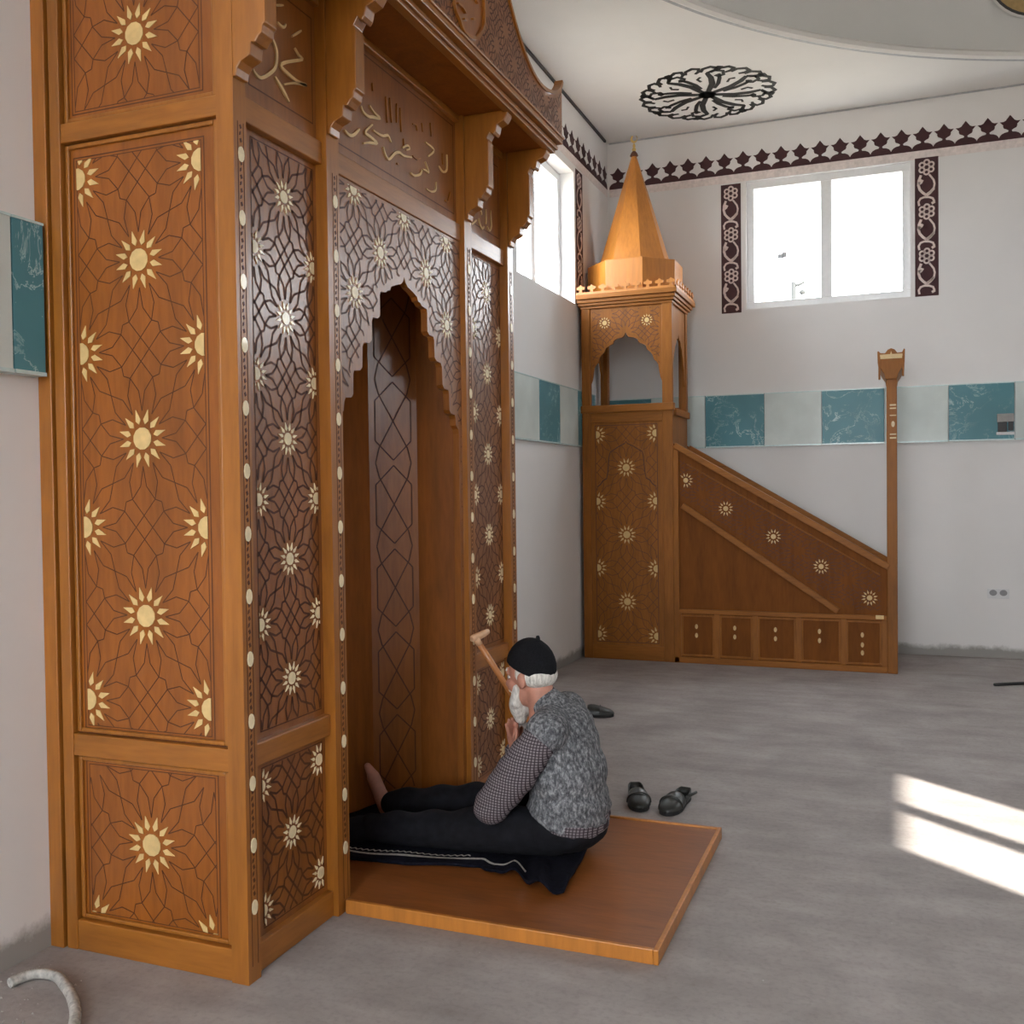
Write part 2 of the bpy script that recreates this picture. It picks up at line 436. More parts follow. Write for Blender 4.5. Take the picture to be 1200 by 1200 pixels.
# ------------------------------------------------------------------ stencilled bands on the walls
TUL = [(.5,0),(.5,.10),(.46,.17),(.38,.24),(.25,.29),(.10,.31),(.07,.37),(.15,.42),(.28,.47),(.32,.55),(.31,.60),(.46,.74),(.30,.74),(.20,.78),(.13,.86),(0,1.0)]
TULIP = [(-x, y) for x, y in TUL[::-1][1:]] + TUL
def tulips(name, fn, a0, a1, per, z0, h):
    mb = MB(); k = int((a1 - a0) / per)
    mb.prism([(a0, z0 - .075), (a1, z0 - .075), (a1, z0), (a0, z0)], fn, 0, .0015, 1)
    for i in range(k):
        c = a0 + (i + .5) * per
        mb.prism([(c + x * per, z0 + y * h) for x, y in TULIP], fn, 0, .003)
    return struct(name, mb, [MAROON, PINKW])
tulips('trim_5', lambda a, z, d: (a, YB - d, z), 0.02, XR, .1715, 4.425, .205)
tulips('trim_6', lambda a, z, d: (d, YB - a, z), 0.02, 4.5, .1715, 4.425, .205)

def scroll_band(name, fn, a0, a1, z0, z1, mirror=1):
    mb = MB(); w = a1 - a0; c = (a0 + a1) / 2
    mb.prism([(a0, z0), (a1, z0), (a1, z1), (a0, z1)], fn, 0, .002, 0)
    U = .385; top = z1 - .085
    def P(x, y): return (c + mirror * x, y)
    k = 0
    while top - k * U > z0 - .1:
        y = top - k * U
        for i in range(6):                                 # six ring petals of a rosette
            a = i * math.pi / 3 + .5
            pts = [P(.043 * math.cos(a) + .021 * math.cos(t), y + .043 * math.sin(a) + .021 * math.sin(t)) for t in [2 * math.pi * j / 10 for j in range(10)]]
            if min(p[1] for p in pts) > z0 + .004 and max(p[1] for p in pts) < z1 - .003: mb.stroke(pts, fn, .015, .002, .0035, 1, closed=True)
        def curve(pts, wd, m=1):
            pts = [P(x, y + q) for x, q in pts]
            pts = [p for p in pts if z0 + .01 < p[1] < z1 - .01]
            if len(pts) > 1: mb.stroke(pts, fn, wd * 1.35, .002, .0035, m)
        curve([(-.045, -.065), (-.063, -.11), (-.066, -.15), (-.055, -.19), (-.03, -.22), (.0, -.245)], .016)
        curve([(-.066, -.14), (-.045, -.125), (-.035, -.105)], .02)
        curve([(.0, -.235), (.03, -.215), (.058, -.185), (.064, -.15), (.056, -.115), (.035, -.085), (.02, -.065)], .012)
        curve([(.0, -.248), (.03, -.225), (.06, -.19)], .014)
        curve([(-.06, -.33), (-.066, -.295), (-.05, -.268), (-.02, -.258), (.02, -.262), (.05, -.275), (.062, -.305)], .013)
        curve([(.04, -.32), (.066, -.305)], .016)
        k += 1
    return struct(name, mb, [MAROON, CREAM])
fb = lambda a, z, d: (a, YB - d, z)
scroll_band('trim_7', fb, 1.10, 1.283, 3.135, 4.335)
scroll_band('trim_8', fb, 2.786, 2.976, 3.155, 4.36)
scroll_band('trim_9', lambda a, z, d: (d, a, z), 8.345, 8.545, 3.15, 4.33, -1)

# painted calligraphic roundel on the ceiling
mb = MB(); fc = lambda a, b, d: (a, b, ZC - d); cx, cy, RR = 1.125, 8.56, .575
for k in range(8):
    a = k * math.pi / 4 + .2
    def pol(r, t): return (cx + RR * r * math.cos(a + t), cy + RR * r * math.sin(a + t))
    mb.stroke([pol(.03, 0), pol(.2, .14), pol(.4, .16), pol(.62, .06), pol(.78, -.03)], fc, .052, 0, .004, taper=True)
    mb.stroke([pol(.25, .42), pol(.42, .36), pol(.6, .27), pol(.74, .2)], fc, .036, 0, .004, taper=True)
    mb.stroke([pol(.78, -.03), pol(.86, .08), pol(.84, .24), pol(.72, .3), pol(.66, .22), pol(.7, .14)], fc, .03, 0, .004)
    for q in range(3):
        t = q * .262
        mb.stroke([pol(.83, t - .13), pol(.93, t - .09), pol(.985, t + .02), pol(.95, t + .11), pol(.86, t + .1), pol(.8, t + .03)], fc, .036, 0, .004, taper=True)
    mb.prism([pol(.93, .05), pol(1.0, .12), pol(.99, .2), pol(.9, .17)], fc, 0, .004)
    mb.stroke([pol(.5, -.2), pol(.6, -.26), pol(.66, -.17)], fc, .02, 0, .004)
mb.prism([(cx + .075 * math.cos(t), cy + .075 * math.sin(t)) for t in [2 * math.pi * k / 20 for k in range(20)]], fc, 0, .004)
o = obj('ceiling_roundel', mb, BLACKP, None, loc=(cx, cy, ZC)); 
props(o, 'black calligraphic roundel painted on the white ceiling above the pulpit', 'ceiling decoration')

# ochre medallion painted on the dome (only its rim shows at the top right)
def on_dome(az, el, d=.0):
    r = DR * math.cos(el); return (DC[0] + (r - d) * math.cos(az), DC[1] + (r - d) * math.sin(az), ZC + .04 + DH * math.sin(el) - d * .3)
mb = MB(); az0, el0 = 1.948, .262
def med(rad0, rad1, m, d):
    n = 48; vs = []; fs = []
    K = 6
    for q in range(K + 1):
        r = rad0 + (rad1 - rad0) * q / K
        for k in range(n):
            t = 2 * math.pi * k / n; vs.append(on_dome(az0 + r * math.cos(t) / (DR * math.cos(el0)), el0 + r * math.sin(t) / 2.75, d))
    for q in range(K):
        for k in range(n): fs.append((q*n+k, q*n+(k+1)%n, (q+1)*n+(k+1)%n, (q+1)*n+k))
    mb.add(vs, fs, m, True)
med(.0, .42, 0, .022); med(.415, .437, 1, .024); med(.434, .455, 2, .022)
o = obj('dome_medallion', mb, [BEIGE, DARKTRIM, CEIL]); props(o, 'ochre round medallion with dark rim painted on the grey dome', 'ceiling decoration')

# ------------------------------------------------------------------ glass panels round the walls
def panel_lbl(c): return 'teal marbled' if c == 't' else 'plain pale'
def glass(fn, a0, a1, c, label, z0=1.888, z1=2.362):
    mb = MB(); g = .003
    mb.prism([(a0 + g, z0), (a1 - g, z0), (a1 - g, z1), (a0 + g, z1)], fn, .0, .03, 0)
    mb.prism([(a0 + g, z0 - .012), (a1 - g, z0 - .012), (a1 - g, z0), (a0 + g, z0)], fn, 0, .033, 1)
    mb.prism([(a0 + g, z1), (a1 - g, z1), (a1 - g, z1 + .008), (a0 + g, z1 + .008)], fn, 0, .033, 1)
    o = obj('glass_wall_panel', mb, [TEAL if c == 't' else PALE, EDGE], None, loc=fn((a0 + a1) / 2, z0, 0))
    props(o, label, 'wall panel', 'glass panels round the prayer hall walls', 'thing')
xs = [(-.0, .42, 't', 'teal glass wall panel seen through the open pulpit turret'), (.42, .943, 'p', 'pale glass wall panel directly right of the pulpit turret'),
      (.943, 1.489, 't', 'teal marbled glass wall panel above the top of the pulpit stair'), (1.489, 1.997, 'p', 'pale glass wall panel between the two teal panels over the stair'),
      (1.997, 2.53, 't', 'teal marbled glass wall panel just left of the pulpit gate post'), (2.53, 3.05, 'p', 'pale glass wall panel just right of the pulpit gate post'),
      (3.05, 3.565, 't', 'teal marbled glass wall panel with a black switch in its corner'), (3.565, 4.09, 'p', 'pale glass wall panel right of the panel with the black switch'),
      (4.09, 4.61, 't', 'teal glass wall panel beyond the switch, second one to its right'), (4.61, 5.13, 'p', 'pale glass wall panel under the middle window of the pulpit wall'), (5.13, 5.65, 't', 'teal glass wall panel under the middle window of the pulpit wall')]
for a0, a1, c, l in xs: glass(lambda a, z, d: (a, YB - d, z), a0, a1, c, l)
ys = [(4.78, 5.20, 'p', 'pale glass wall panel tight against the far side of the niche'), (5.20, 5.71, 't', 'teal glass wall panel second from the far side of the niche'), (5.71, 6.21, 'p', 'pale glass wall panel third from the far side of the niche'), (6.21, 6.72, 't', 'teal glass wall panel fourth from the far side of the niche'),
      (6.72, 7.258, 'p', 'pale glass wall panel just showing past the edge of the tall niche, under the window'), (7.258, 7.765, 't', 'narrow looking teal glass panel on the wall between niche and pulpit'),
      (7.765, 8.26, 'p', 'pale glass wall panel on the niche wall just before the pulpit'), (8.26, 8.8, 't', 'teal glass wall panel in the dark gap behind the pulpit')]
for a0, a1, c, l in ys: glass(lambda a, z, d: (d, a, z), a0, a1, c, l)
glass(lambda a, z, d: (d * 1.7, a, z), 2.316, 2.442, 't', 'teal glass wall panel cut off by the near side of the niche', 1.90, 2.375)
glass(lambda a, z, d: (d * 1.7, a, z), 1.80, 2.316, 'p', 'pale glass wall panel before the niche, next to the teal one the niche cuts off', 1.90, 2.375)
# switch in the corner of a panel, socket lower down
t = thing('switch_box', 'black switch with a grey lid in the corner of a teal glass panel', 'switch', (3.49, YB - .03, 1.93))
mb = MB(); mb.box(3.43, 3.56, YB - .045, YB - .03, 2.03, 2.10); obj('lid', mb, plain('grey_lid', (.36, .35, .34), .6), t, .003)
mb = MB(); mb.box(3.435, 3.505, YB - .05, YB - .03, 1.945, 2.03); mb.box(3.515, 3.555, YB - .05, YB - .03, 1.955, 2.03); obj('rocker', mb, DARKTRIM, t, .004)
mb = MB(); mb.box(3.425, 3.565, YB - .036, YB - .03, 1.92, 1.945); obj('surround', mb, SOCK, t, .002)
t = thing('wall_socket', 'white double wall socket low on the bare plaster at right', 'socket', (3.44, YB, .52))
mb = MB(); mb.box(3.355, 3.525, YB - .012, YB, .515, .60); obj('cover_plate', mb, SOCK, t, .004)
for x in (3.40, 3.48):
    mb = MB(); mb.prism([(x + .03 * math.cos(k * math.pi / 8), .565 + .026 * math.sin(k * math.pi / 8)) for k in range(16)], lambda a, z, d: (a, YB - d, z), .010, .0135); obj('socket_well', mb, SOCKD, t)

# ------------------------------------------------------------------ carved star pattern
RD = math.sqrt(.5)
def star_lines():
    """line work of one twelve-fold rosette and of one gap, unit lattice (stars where i+j is even)"""
    p = lambda r, a: (RD * r * math.cos(R_(a)), RD * r * math.sin(R_(a)))
    star = []
    for k in range(12):
        th = 15 + 30 * k
        Q0, Q1 = p(.44, th - 15), p(.44, th + 15); S0, S1, T = p(.76, th - 10), p(.76, th + 10), p(1, th)
        star += [(Q0, S0), (S0, T), (T, S1), (S1, Q1)]
    gap = []
    for k in range(4):
        ph = 90 * k; c, s = math.cos(R_(ph)), math.sin(R_(ph))
        rot = lambda q: (c * (q[0] - 1) - s * q[1], s * (q[0] - 1) + c * q[1])
        T1, T0 = p(1, 15), p(1, -15); I = (1.225 * RD, 0)
        gap += [(rot(T1), rot((.7113, .2887))), (rot(T0), rot((.7113, -.2887))), (rot(T1), rot(I)), (rot(T0), rot(I)), (rot(I), rot((1, I[0] - 1)))]
    return star, gap
STAR, GAP = star_lines()
def clip_seg(p, q, r):
    t0, t1 = 0., 1.; dx, dy = q[0] - p[0], q[1] - p[1]
    for a, b in ((-dx, p[0] - r[0]), (dx, r[1] - p[0]), (-dy, p[1] - r[2]), (dy, r[3] - p[1])):
        if abs(a) < 1e-12:
            if b < 0: return None
        else:
            t = b / a
            if a < 0: t0 = max(t0, t)
            else: t1 = min(t1, t)
    if t0 >= t1: return None
    return (p[0] + dx * t0, p[1] + dy * t0), (p[0] + dx * t1, p[1] + dy * t1)
def clip_poly(P, r):
    for ax, lim, sg in ((0, r[0], 1), (0, r[1], -1), (1, r[2], 1), (1, r[3], -1)):
        out = []
        for i in range(len(P)):
            a, b = P[i - 1], P[i]; da, db = sg * (a[ax] - lim), sg * (b[ax] - lim)
            if (da >= 0) != (db >= 0):
                t = da / (da - db); out.append((a[0] + (b[0] - a[0]) * t, a[1] + (b[1] - a[1]) * t))
            if db >= 0: out.append(b)
        P = out
        if len(P) < 3: return []
    return P
def carve(mb, fn, rect, c, w, h, lw, inside=None, m=1, stars=True, srad=1.):
    """adds the dark groove lines to mb (material slot m); returns the inlay pieces star by star"""
    inl = []
    i0, i1 = math.floor((rect[0] - c[0]) / w) - 1, math.ceil((rect[1] - c[0]) / w) + 1
    j0, j1 = math.floor((rect[2] - c[1]) / h) - 1, math.ceil((rect[3] - c[1]) / h) + 1
    for i in range(i0, i1 + 1):
        for j in range(j0, j1 + 1):
            o = (c[0] + i * w, c[1] + j * h)
            for p, q in (STAR if (i + j) % 2 == 0 else GAP):
                s = clip_seg((o[0] + p[0] * w, o[1] + p[1] * h), (o[0] + q[0] * w, o[1] + q[1] * h), rect)
                if not s: continue
                parts = [s]
                if inside:
                    K = 6; parts = []
                    for k in range(K):
                        a = tuple(s[0][u] + (s[1][u] - s[0][u]) * k / K for u in (0, 1)); b = tuple(s[0][u] + (s[1][u] - s[0][u]) * (k + 1) / K for u in (0, 1))
                        if inside((a[0] + b[0]) / 2, (a[1] + b[1]) / 2): parts.append((a, b))
                for a, b in parts:
                    dx, dy = b[0] - a[0], b[1] - a[1]; L = math.hypot(dx, dy)
                    if L < 1e-6: continue
                    nx, ny = -dy / L * lw / 2, dx / L * lw / 2
                    mb.add([fn(a[0] + nx, a[1] + ny, .0012), fn(b[0] + nx, b[1] + ny, .0012), fn(b[0] - nx, b[1] - ny, .0012), fn(a[0] - nx, a[1] - ny, .0012)], [(0, 1, 2, 3)], m)
            if stars and (i + j) % 2 == 0:
                pcs = []
                s = RD * min(w, h) * srad
                disc = [(o[0] + s * .205 * math.cos(k * math.pi / 6 + .26), o[1] + s * .205 * math.sin(k * math.pi / 6 + .26)) for k in range(12)]
                ks = [disc]
                for k in range(12):
                    a = R_(15 + 30 * k); P = lambda r, t: (o[0] + s * r * math.cos(a + t), o[1] + s * r * math.sin(a + t))
                    ks.append([P(.265, 0), P(.345, -.17), P(.54, 0), P(.345, .17)])
                for q in ks:
                    q = clip_poly(q, rect)
                    if len(q) >= 3 and (not inside or all(inside(*x) for x in q)): pcs.append(q)
                if len(pcs) > 2: inl.append((o, pcs))
    return inl
def set_stars(inl, fn, parent, mat=None, ring=True):
    for o, pcs in inl:
        mb = MB()
        for q in pcs: mb.prism(q, fn, .0006, .0032)
        obj('star_inlay', mb, mat or INLAY, parent)
def grid_frame(mb, rect, fn, lw, m=1):
    a0, a1, b0, b1 = rect
    for p in ([(a0, b0), (a1, b0), (a1, b0 + lw), (a0, b0 + lw)], [(a0, b1 - lw), (a1, b1 - lw), (a1, b1), (a0, b1)],
              [(a0, b0), (a0 + lw, b0), (a0 + lw, b1), (a0, b1)], [(a1 - lw, b0), (a1, b0), (a1, b1), (a1 - lw, b1)]):
        mb.add([fn(x, y, .0010) for x, y in p], [(0, 1, 2, 3)], m)

# ------------------------------------------------------------------ the tall prayer niche
Y0, Y1, XF = 2.4585, 4.757, .79
MH = thing('prayer_niche', 'tall carved orange wooden prayer niche with stepped arch against the left wall', 'prayer niche', (.4, 3.608, 0))
fs_ = lambda a, z, d: (a, 2.4885 - d, z)           # near side face
def ff(xp): return lambda a, z, d: (xp + d, a, z)   # front faces
# near side
for a, b in ((2.495, 2.515), (Y1 - .055, Y1 - .03)):
    mb = MB(); mb.box(0, .735, a, b, 0, 3.215); obj('side_backing', mb, WOODD, MH)
for z0, z1, fld, cc, hh in ((.10, .645, (.152, .655, .125, .615), (.403, .376), .2835), (.718, 2.641, (.152, .646, .745, 2.585), (.399, 1.678), .2827), (2.704, 3.185, (.152, .646, 2.745, 3.165), (.399, 2.952), .2827)):
    mb = MB(); mb.box(.108, .728, 2.4885, 2.50, z0, z1)
    inl = carve(mb, fs_, fld, cc, .247, hh, .0036)
    grid_frame(mb, (fld[0] - .014, fld[1] + .014, fld[2] - .012, fld[3] + .012), fs_, .004)
    grid_frame(mb, (fld[0] - .002, fld[1] + .002, fld[2] - .002, fld[3] + .002), fs_, .003)
    grid_frame(mb, (.108, .728, z0, z1), fs_, .005)
    p = obj('carved_panel', mb, [WOODD, GROOVE], MH); set_stars(inl, fs_, p)
    mb = MB()                                        # raised inner bead
    for a in ((.112, .128, z0 + .004, z1 - .004), (.700, .716, z0 + .004, z1 - .004), (.128, .700, z0 + .004, z0 + .018), (.128, .700, z1 - .018, z1 - .004)):
        mb.box(a[0], a[1], 2.478, 2.4885, a[2], a[3])
    obj('panel_bead', mb, WOOD, p, .004)
mb = MB(); mb.box(0, .056, Y0 - .004, 2.50, 0, 3.215); obj('stile', mb, WOOD, MH, .003)
mb = MB(); mb.box(.064, .108, Y0 + .004, 2.50, 0, 3.215); obj('stile', mb, WOOD, MH, .003)
for z0, z1 in ((0, .10), (.645, .718), (2.641, 2.704), (3.185, 3.215)):
    mb = MB(); mb.box(.108, .728, Y0 + .006, 2.495, z0, z1); obj('rail', mb, WOODH, MH, .004)
# four front posts with their bands of inlaid dots
posts = [(Y0, 2.52, .728, 2.492), (2.975, 3.056, .69, 3.026), (4.145, 4.226, .69, 4.19), (4.682, Y1, .728, 4.722)]
for i, (a, b, xb, yd) in enumerate(posts):
    mb = MB(); mb.box(xb, XF, a, b, 0, 3.215)
    f = ff(XF)
    for k in range(13):
        z = .229 + .1912 * k
        if z > 2.6: break
        mb.prism([(yd + .0145 * math.cos(t), z + .0235 * math.sin(t)) for t in [2 * math.pi * q / 12 for q in range(12)]], f, .0, .003, 2)
        for q in range(7):
            zz = z + .035 + q * .0205
            if zz < 2.6: mb.prism([(yd - .004 + .003 * (-1) ** q, zz), (yd + .004 + .003 * (-1) ** q, zz + .004), (yd + .002, zz + .015), (yd - .005, zz + .011)], f, 0, .0012, 1)
    for yy in (yd - .015, yd + .013): mb.prism([(yy, .05), (yy + .0025, .05), (yy + .0025, 2.62), (yy, 2.62)], f, 0, .001, 1)
    obj('post', mb, [WOOD, GROOVE, INLAYF], MH)
# side bays of the front
for y0, y1, c, f0, f1 in ((2.52, 2.975, 2.777, 2.603, 2.951), (4.226, 4.682, 4.497, 4.300, 4.672)):
    f = ff(.745)
    for z0, z1, fld, cc in ((.09, .645, (f0, f1, .115, .62), (c - .012, .367)), (.718, 2.641, (f0, f1, .745, 2.615), (c, 1.679))):
        mb = MB(); mb.box(.72, .745, y0, y1, z0, z1)
        inl = carve(mb, f, fld, cc, .168, .1995, .0076, None, 1, True, .86)
        grid_frame(mb, (f0 - .004, f1 + .004, fld[2] - .006, fld[3] + .006), f, .004)
        p = obj('carved_panel', mb, [WOODF, GROOVE], MH); set_stars(inl, f, p, INLAYF)
    mb = MB(); mb.box(.72, .75, y0, y1, 2.72, 3.185); f = ff(.75)
    grid_frame(mb, (y0 + .07, y1 - .02, 2.775, 3.14), f, .005)
    p = obj('lettered_panel', mb, [WOODF, GROOVE], MH)
    for z0, z1, xx in ((0, .09, .770), (.645, .718, .770), (2.641, 2.72, .772), (3.185, 3.215, .770)):
        mb = MB(); mb.box(.72, xx, y0, y1, z0, z1); obj('rail', mb, WOODH, MH, .004)
    if c < 3: PAN_L = p
    else: PAN_R = p
# middle bay: board with the stepped arch
AC = 3.593
HALF = [(0,2.372),(.012,2.352),(.03,2.338),(.075,2.326),(.112,2.313),(.122,2.296),(.14,2.294),(.155,2.283),(.20,2.277),(.207,2.262),(.207,2.183),(.225,2.170),(.263,2.168),(.272,2.152),(.274,2.080),(.292,2.066),(.335,2.062),
        (.346,2.046),(.350,1.968),(.366,1.954),(.410,1.950),(.417,1.935),(.419,1.862),(.432,1.848),(.474,1.844),(.484,1.828),(.488,1.796),(.512,1.782),(.517,1.76),(.519,.05)]
def arch_half(z):
    best = 0
    for (a, za), (b, zb) in zip(HALF, HALF[1:]):
        if zb <= z <= za and za > zb: best = max(best, a + (b - a) * (za - z) / (za - zb))
    return best
poly = [(3.056, .05), (3.056, 2.641), (4.145, 2.641), (4.145, .05)] + [(min(AC + a, 4.143), z) for a, z in HALF[::-1]] + [(max(AC - a, 3.058), z) for a, z in HALF[1:]]
f = ff(.765)
mb = MB(); mb.prism(poly, f, -.03, 0)
ins = lambda y, z: z > 2.372 + .03 or abs(y - AC) > max(arch_half(z), arch_half(z - .022)) + .022
inl = carve(mb, f, (3.066, 4.135, 1.0, 2.625), (3.593, 2.618), .1995, .19, .0068, ins, 1, True, .84)
p = obj('arch_board', mb, [WOODF, GROOVE], MH); set_stars(inl, f, p, INLAYF)
mb = MB(); mb.box(.70, .772, 3.056, 4.145, 2.641, 2.72); obj('rail', mb, WOODH, MH, .004)
mb = MB(); mb.box(.70, .772, 3.056, 4.145, 3.185, 3.215); obj('rail', mb, WOODH, MH, .004)
mb = MB(); mb.box(.70, .75, 3.056, 4.145, 2.72, 3.185); f = ff(.75); grid_frame(mb, (3.075, 4.12, 2.762, 3.165), f, .005)
PAN_C = obj('lettered_panel', mb, [WOODF, GROOVE], MH)
def spl(pts, k=4):                                      # smooth a traced stroke
    out = []; n = len(pts)
    for i in range(n - 1):
        p0, p1, p2, p3 = pts[max(i-1, 0)], pts[i], pts[i+1], pts[min(i+2, n-1)]
        for q in range(k):
            t = q / k
            out.append(tuple(.5 * (2*p1[u] + (p2[u]-p0[u])*t + (2*p0[u]-5*p1[u]+4*p2[u]-p3[u])*t*t + (3*p1[u]-p0[u]-3*p2[u]+p3[u])*t**3) for u in (0, 1)))
    return out + [pts[-1]]
def letters(strokes, f, parent, mat=None, h=.006):
    mb = MB()
    fine = MB()
    for w, pts in strokes: (fine if w <= .0105 and len(strokes) > 8 else mb).stroke(spl(pts), f, w * (.72 if len(strokes) > 4 else 1), 0, h, taper=True)
    o = obj('lettering', mb, mat or GILT, parent)
    if fine.v: obj('fine_lettering', fine, WOOD, o)
T_MUH=[
 (0.016,[(2.702,2.985),(2.712,2.973),(2.732,2.957),(2.742,2.928),(2.73,2.882),(2.691,2.844),(2.649,2.818),(2.619,2.824),(2.613,2.832)]),
 (0.016,[(2.847,2.993),(2.869,2.979),(2.888,2.971),(2.8,2.928),(2.763,2.901),(2.806,2.89),(2.862,2.886),(2.913,2.894),(2.843,2.875),(2.779,2.846)]),
 (0.016,[(2.729,2.852),(2.768,2.83),(2.807,2.8)]),(0.012,[(2.749,3.036),(2.781,3.033),(2.796,3.05)]),
 (0.011,[(2.833,3.026),(2.887,3.068)]),(0.01,[(2.733,3.084),(2.783,3.106)])]
T_AYA=[
 (0.016,[(3.284,2.956),(3.3,2.939),(3.339,2.935),(3.374,2.945),(3.429,2.959),(3.384,2.966),(3.349,2.98)]),
 (0.017,[(3.161,2.824),(3.197,2.817),(3.234,2.834),(3.268,2.864)]),
 (0.016,[(3.369,2.915),(3.311,2.867),(3.345,2.862),(3.403,2.854),(3.345,2.838),(3.297,2.82)]),
 (0.014,[(3.373,2.895),(3.417,2.894),(3.454,2.899),(3.492,2.914),(3.519,2.896)]),
 (0.016,[(3.453,2.857),(3.47,2.831),(3.498,2.822),(3.547,2.86),(3.586,2.876),(3.626,2.875),(3.697,2.89)]),
 (0.013,[(3.617,2.904),(3.658,2.927),(3.678,2.921),(3.647,2.905)]),(0.014,[(3.828,2.995),(3.911,2.988),(3.854,2.943)]),
 (0.014,[(3.685,2.823),(3.721,2.822),(3.775,2.844),(3.791,2.868)]),(0.012,[(3.802,2.872),(3.83,2.875),(3.857,2.876),(3.825,2.912)]),
 (0.012,[(3.961,2.934),(4.001,2.921),(4.044,2.943),(4.046,3.01)]),(0.012,[(3.833,2.798),(3.877,2.798),(3.923,2.818),(3.93,2.855)]),
 (0.01,[(4.021,2.8),(4.051,2.803),(4.077,2.851)]),(0.01,[(3.374,3.075),(3.377,3.046)]),(0.01,[(3.482,3.063),(3.491,2.963)]),
 (0.01,[(3.515,3.07),(3.527,2.975)]),(0.01,[(3.573,3.068),(3.57,2.99)]),(0.01,[(3.602,3.061),(3.609,2.966)]),
 (0.009,[(3.712,3.034),(3.744,3.04),(3.754,3.019)]),(0.009,[(3.798,3.067),(3.807,3.032)]),(0.009,[(3.881,3.096),(3.89,3.04)]),
 (0.01,[(3.628,2.945),(3.632,2.919)]),(0.01,[(3.998,3.0),(4.002,2.951)]),(0.009,[(3.708,2.9),(3.75,2.899),(3.782,2.914)]),(0.01,[(3.565,2.826),(3.58,2.826)])]
T_ALL=[
 (0.014,[(4.395,2.862),(4.43,2.855),(4.436,2.84)]),(0.014,[(4.401,2.815),(4.414,2.79),(4.441,2.775),(4.463,2.791)]),
 (0.013,[(4.491,2.882),(4.493,2.832),(4.489,2.809)]),(0.013,[(4.553,2.892),(4.555,2.848),(4.558,2.815),(4.535,2.787),(4.506,2.802)]),(0.013,[(4.31,2.762),(4.372,2.799)])]
T_LOOP=[(0.02,[(3.478,3.381),(3.492,3.349),(3.529,3.328),(3.555,3.306),(3.604,3.301),(3.666,3.316),(3.707,3.337),(3.762,3.393),(3.778,3.43),(3.78,3.491),(3.77,3.56),(3.72,3.65),(3.625,3.72),(3.53,3.65),(3.48,3.56),(3.471,3.44),(3.478,3.381)]),
 (0.014,[(3.509,3.383),(3.552,3.389),(3.584,3.379)]),(0.016,[(3.651,3.386),(3.677,3.395)]),(0.012,[(3.567,3.349),(3.6,3.359)]),(0.012,[(3.689,3.477),(3.712,3.474)])]
letters(T_MUH, ff(.75), PAN_L); letters(T_AYA, ff(.75), PAN_C); letters(T_ALL, ff(.75), PAN_R)
# faceted recess behind the arch
HV = [(.762, .552), (.548, .515), (.385, .352), (.300, .118)]
NV = [(x, 3.6 + d) for x, d in HV] + [(x, 3.6 - d) for x, d in HV[::-1]]
def facet_fn(p, q):
    u = Vector((q[0] - p[0], q[1] - p[1], 0)); L = u.length; u.normalize(); nrm = Vector((-u.y, u.x, 0))
    cen = Vector((.75, 3.6, 0)); 
    if (cen - Vector((p[0], p[1], 0))).dot(nrm) < 0: nrm = -nrm
    return L, lambda a, z, d: (p[0] + u.x * a + nrm.x * d, p[1] + u.y * a + nrm.y * d, z)
for i in range(len(NV) - 1):
    L, fn = facet_fn(NV[i], NV[i + 1])
    mb = MB(); mb.prism([(-.002, .05), (L + .002, .05), (L + .002, 2.55), (-.002, 2.55)], fn, -.02, 0)
    if i % 2 == 1:
        a = .13 * L; m_ = L / 2; per = .385; lw = .006
        for k in range(6):
            zc = 2.21 - k * per
            def seg(x0, z0, x1, z1):
                s = clip_seg((m_ + x0, zc + z0), (m_ + x1, zc + z1), (.02, L - .02, .12, 2.5))
                if s: mb.stroke(list(s), fn, lw, 0, .0012, 1)
            hw = L / 2 - a
            for sx in (-1, 1):
                seg(sx * hw, -.092, sx * hw, .092); seg(sx * hw, .092, 0, .180); seg(sx * hw, -.092, 0, -.180)
                seg(0, 0, sx * hw * .80, .125); seg(sx * hw * .80, .125, sx * hw, per / 2)
                seg(0, 0, sx * hw * .80, -.125); seg(sx * hw * .80, -.125, sx * hw, -per / 2)
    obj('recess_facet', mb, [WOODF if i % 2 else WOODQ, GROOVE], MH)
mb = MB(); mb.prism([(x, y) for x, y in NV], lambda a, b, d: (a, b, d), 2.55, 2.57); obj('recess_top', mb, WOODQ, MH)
# console brackets under the canopy
BR = [(.79,2.745),(.802,2.745),(.806,2.768),(.820,2.785),(.845,2.795),(.853,2.80),(.857,2.835),(.872,2.832),(.884,2.848),(.896,2.857),(.899,2.878),(.908,2.885),(.908,3.085),(.902,3.10),(.918,3.125),(.934,3.112),(.945,3.125),(.952,3.155),(.985,3.168),(1.0,3.19),(1.004,3.215),(.79,3.215)]
for a, b in ((Y0, 2.52), (2.982, 3.042), (4.158, 4.218), (4.692, 4.752)):
    mb = MB(); mb.prism(BR, lambda x, z, d: (x, d, z), a, b); obj('bracket', mb, WOOD, MH, .003)
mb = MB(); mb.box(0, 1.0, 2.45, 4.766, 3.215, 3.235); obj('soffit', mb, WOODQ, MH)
mb = MB()
for x, e, z0, z1 in ((1.022, 0, 3.205, 3.222), (1.034, .010, 3.222, 3.240), (1.026, .004, 3.240, 3.252), (1.056, .024, 3.252, 3.278), (1.064, .032, 3.278, 3.288)):
    a, b = 2.446 - e, 4.770 + e
    for q in ((.985, x, a, b), (0., .985, a, a + .03 + e), (0., .985, b - .03 - e, b)): mb.box(q[0], q[1], q[2], q[3], z0, z1)
obj('cornice', mb, WOODH, MH, .0025)
mb = MB(); mb.box(0, 1.03, 2.45, 4.766, 3.288, 3.30); obj('canopy_top', mb, WOODD, MH)
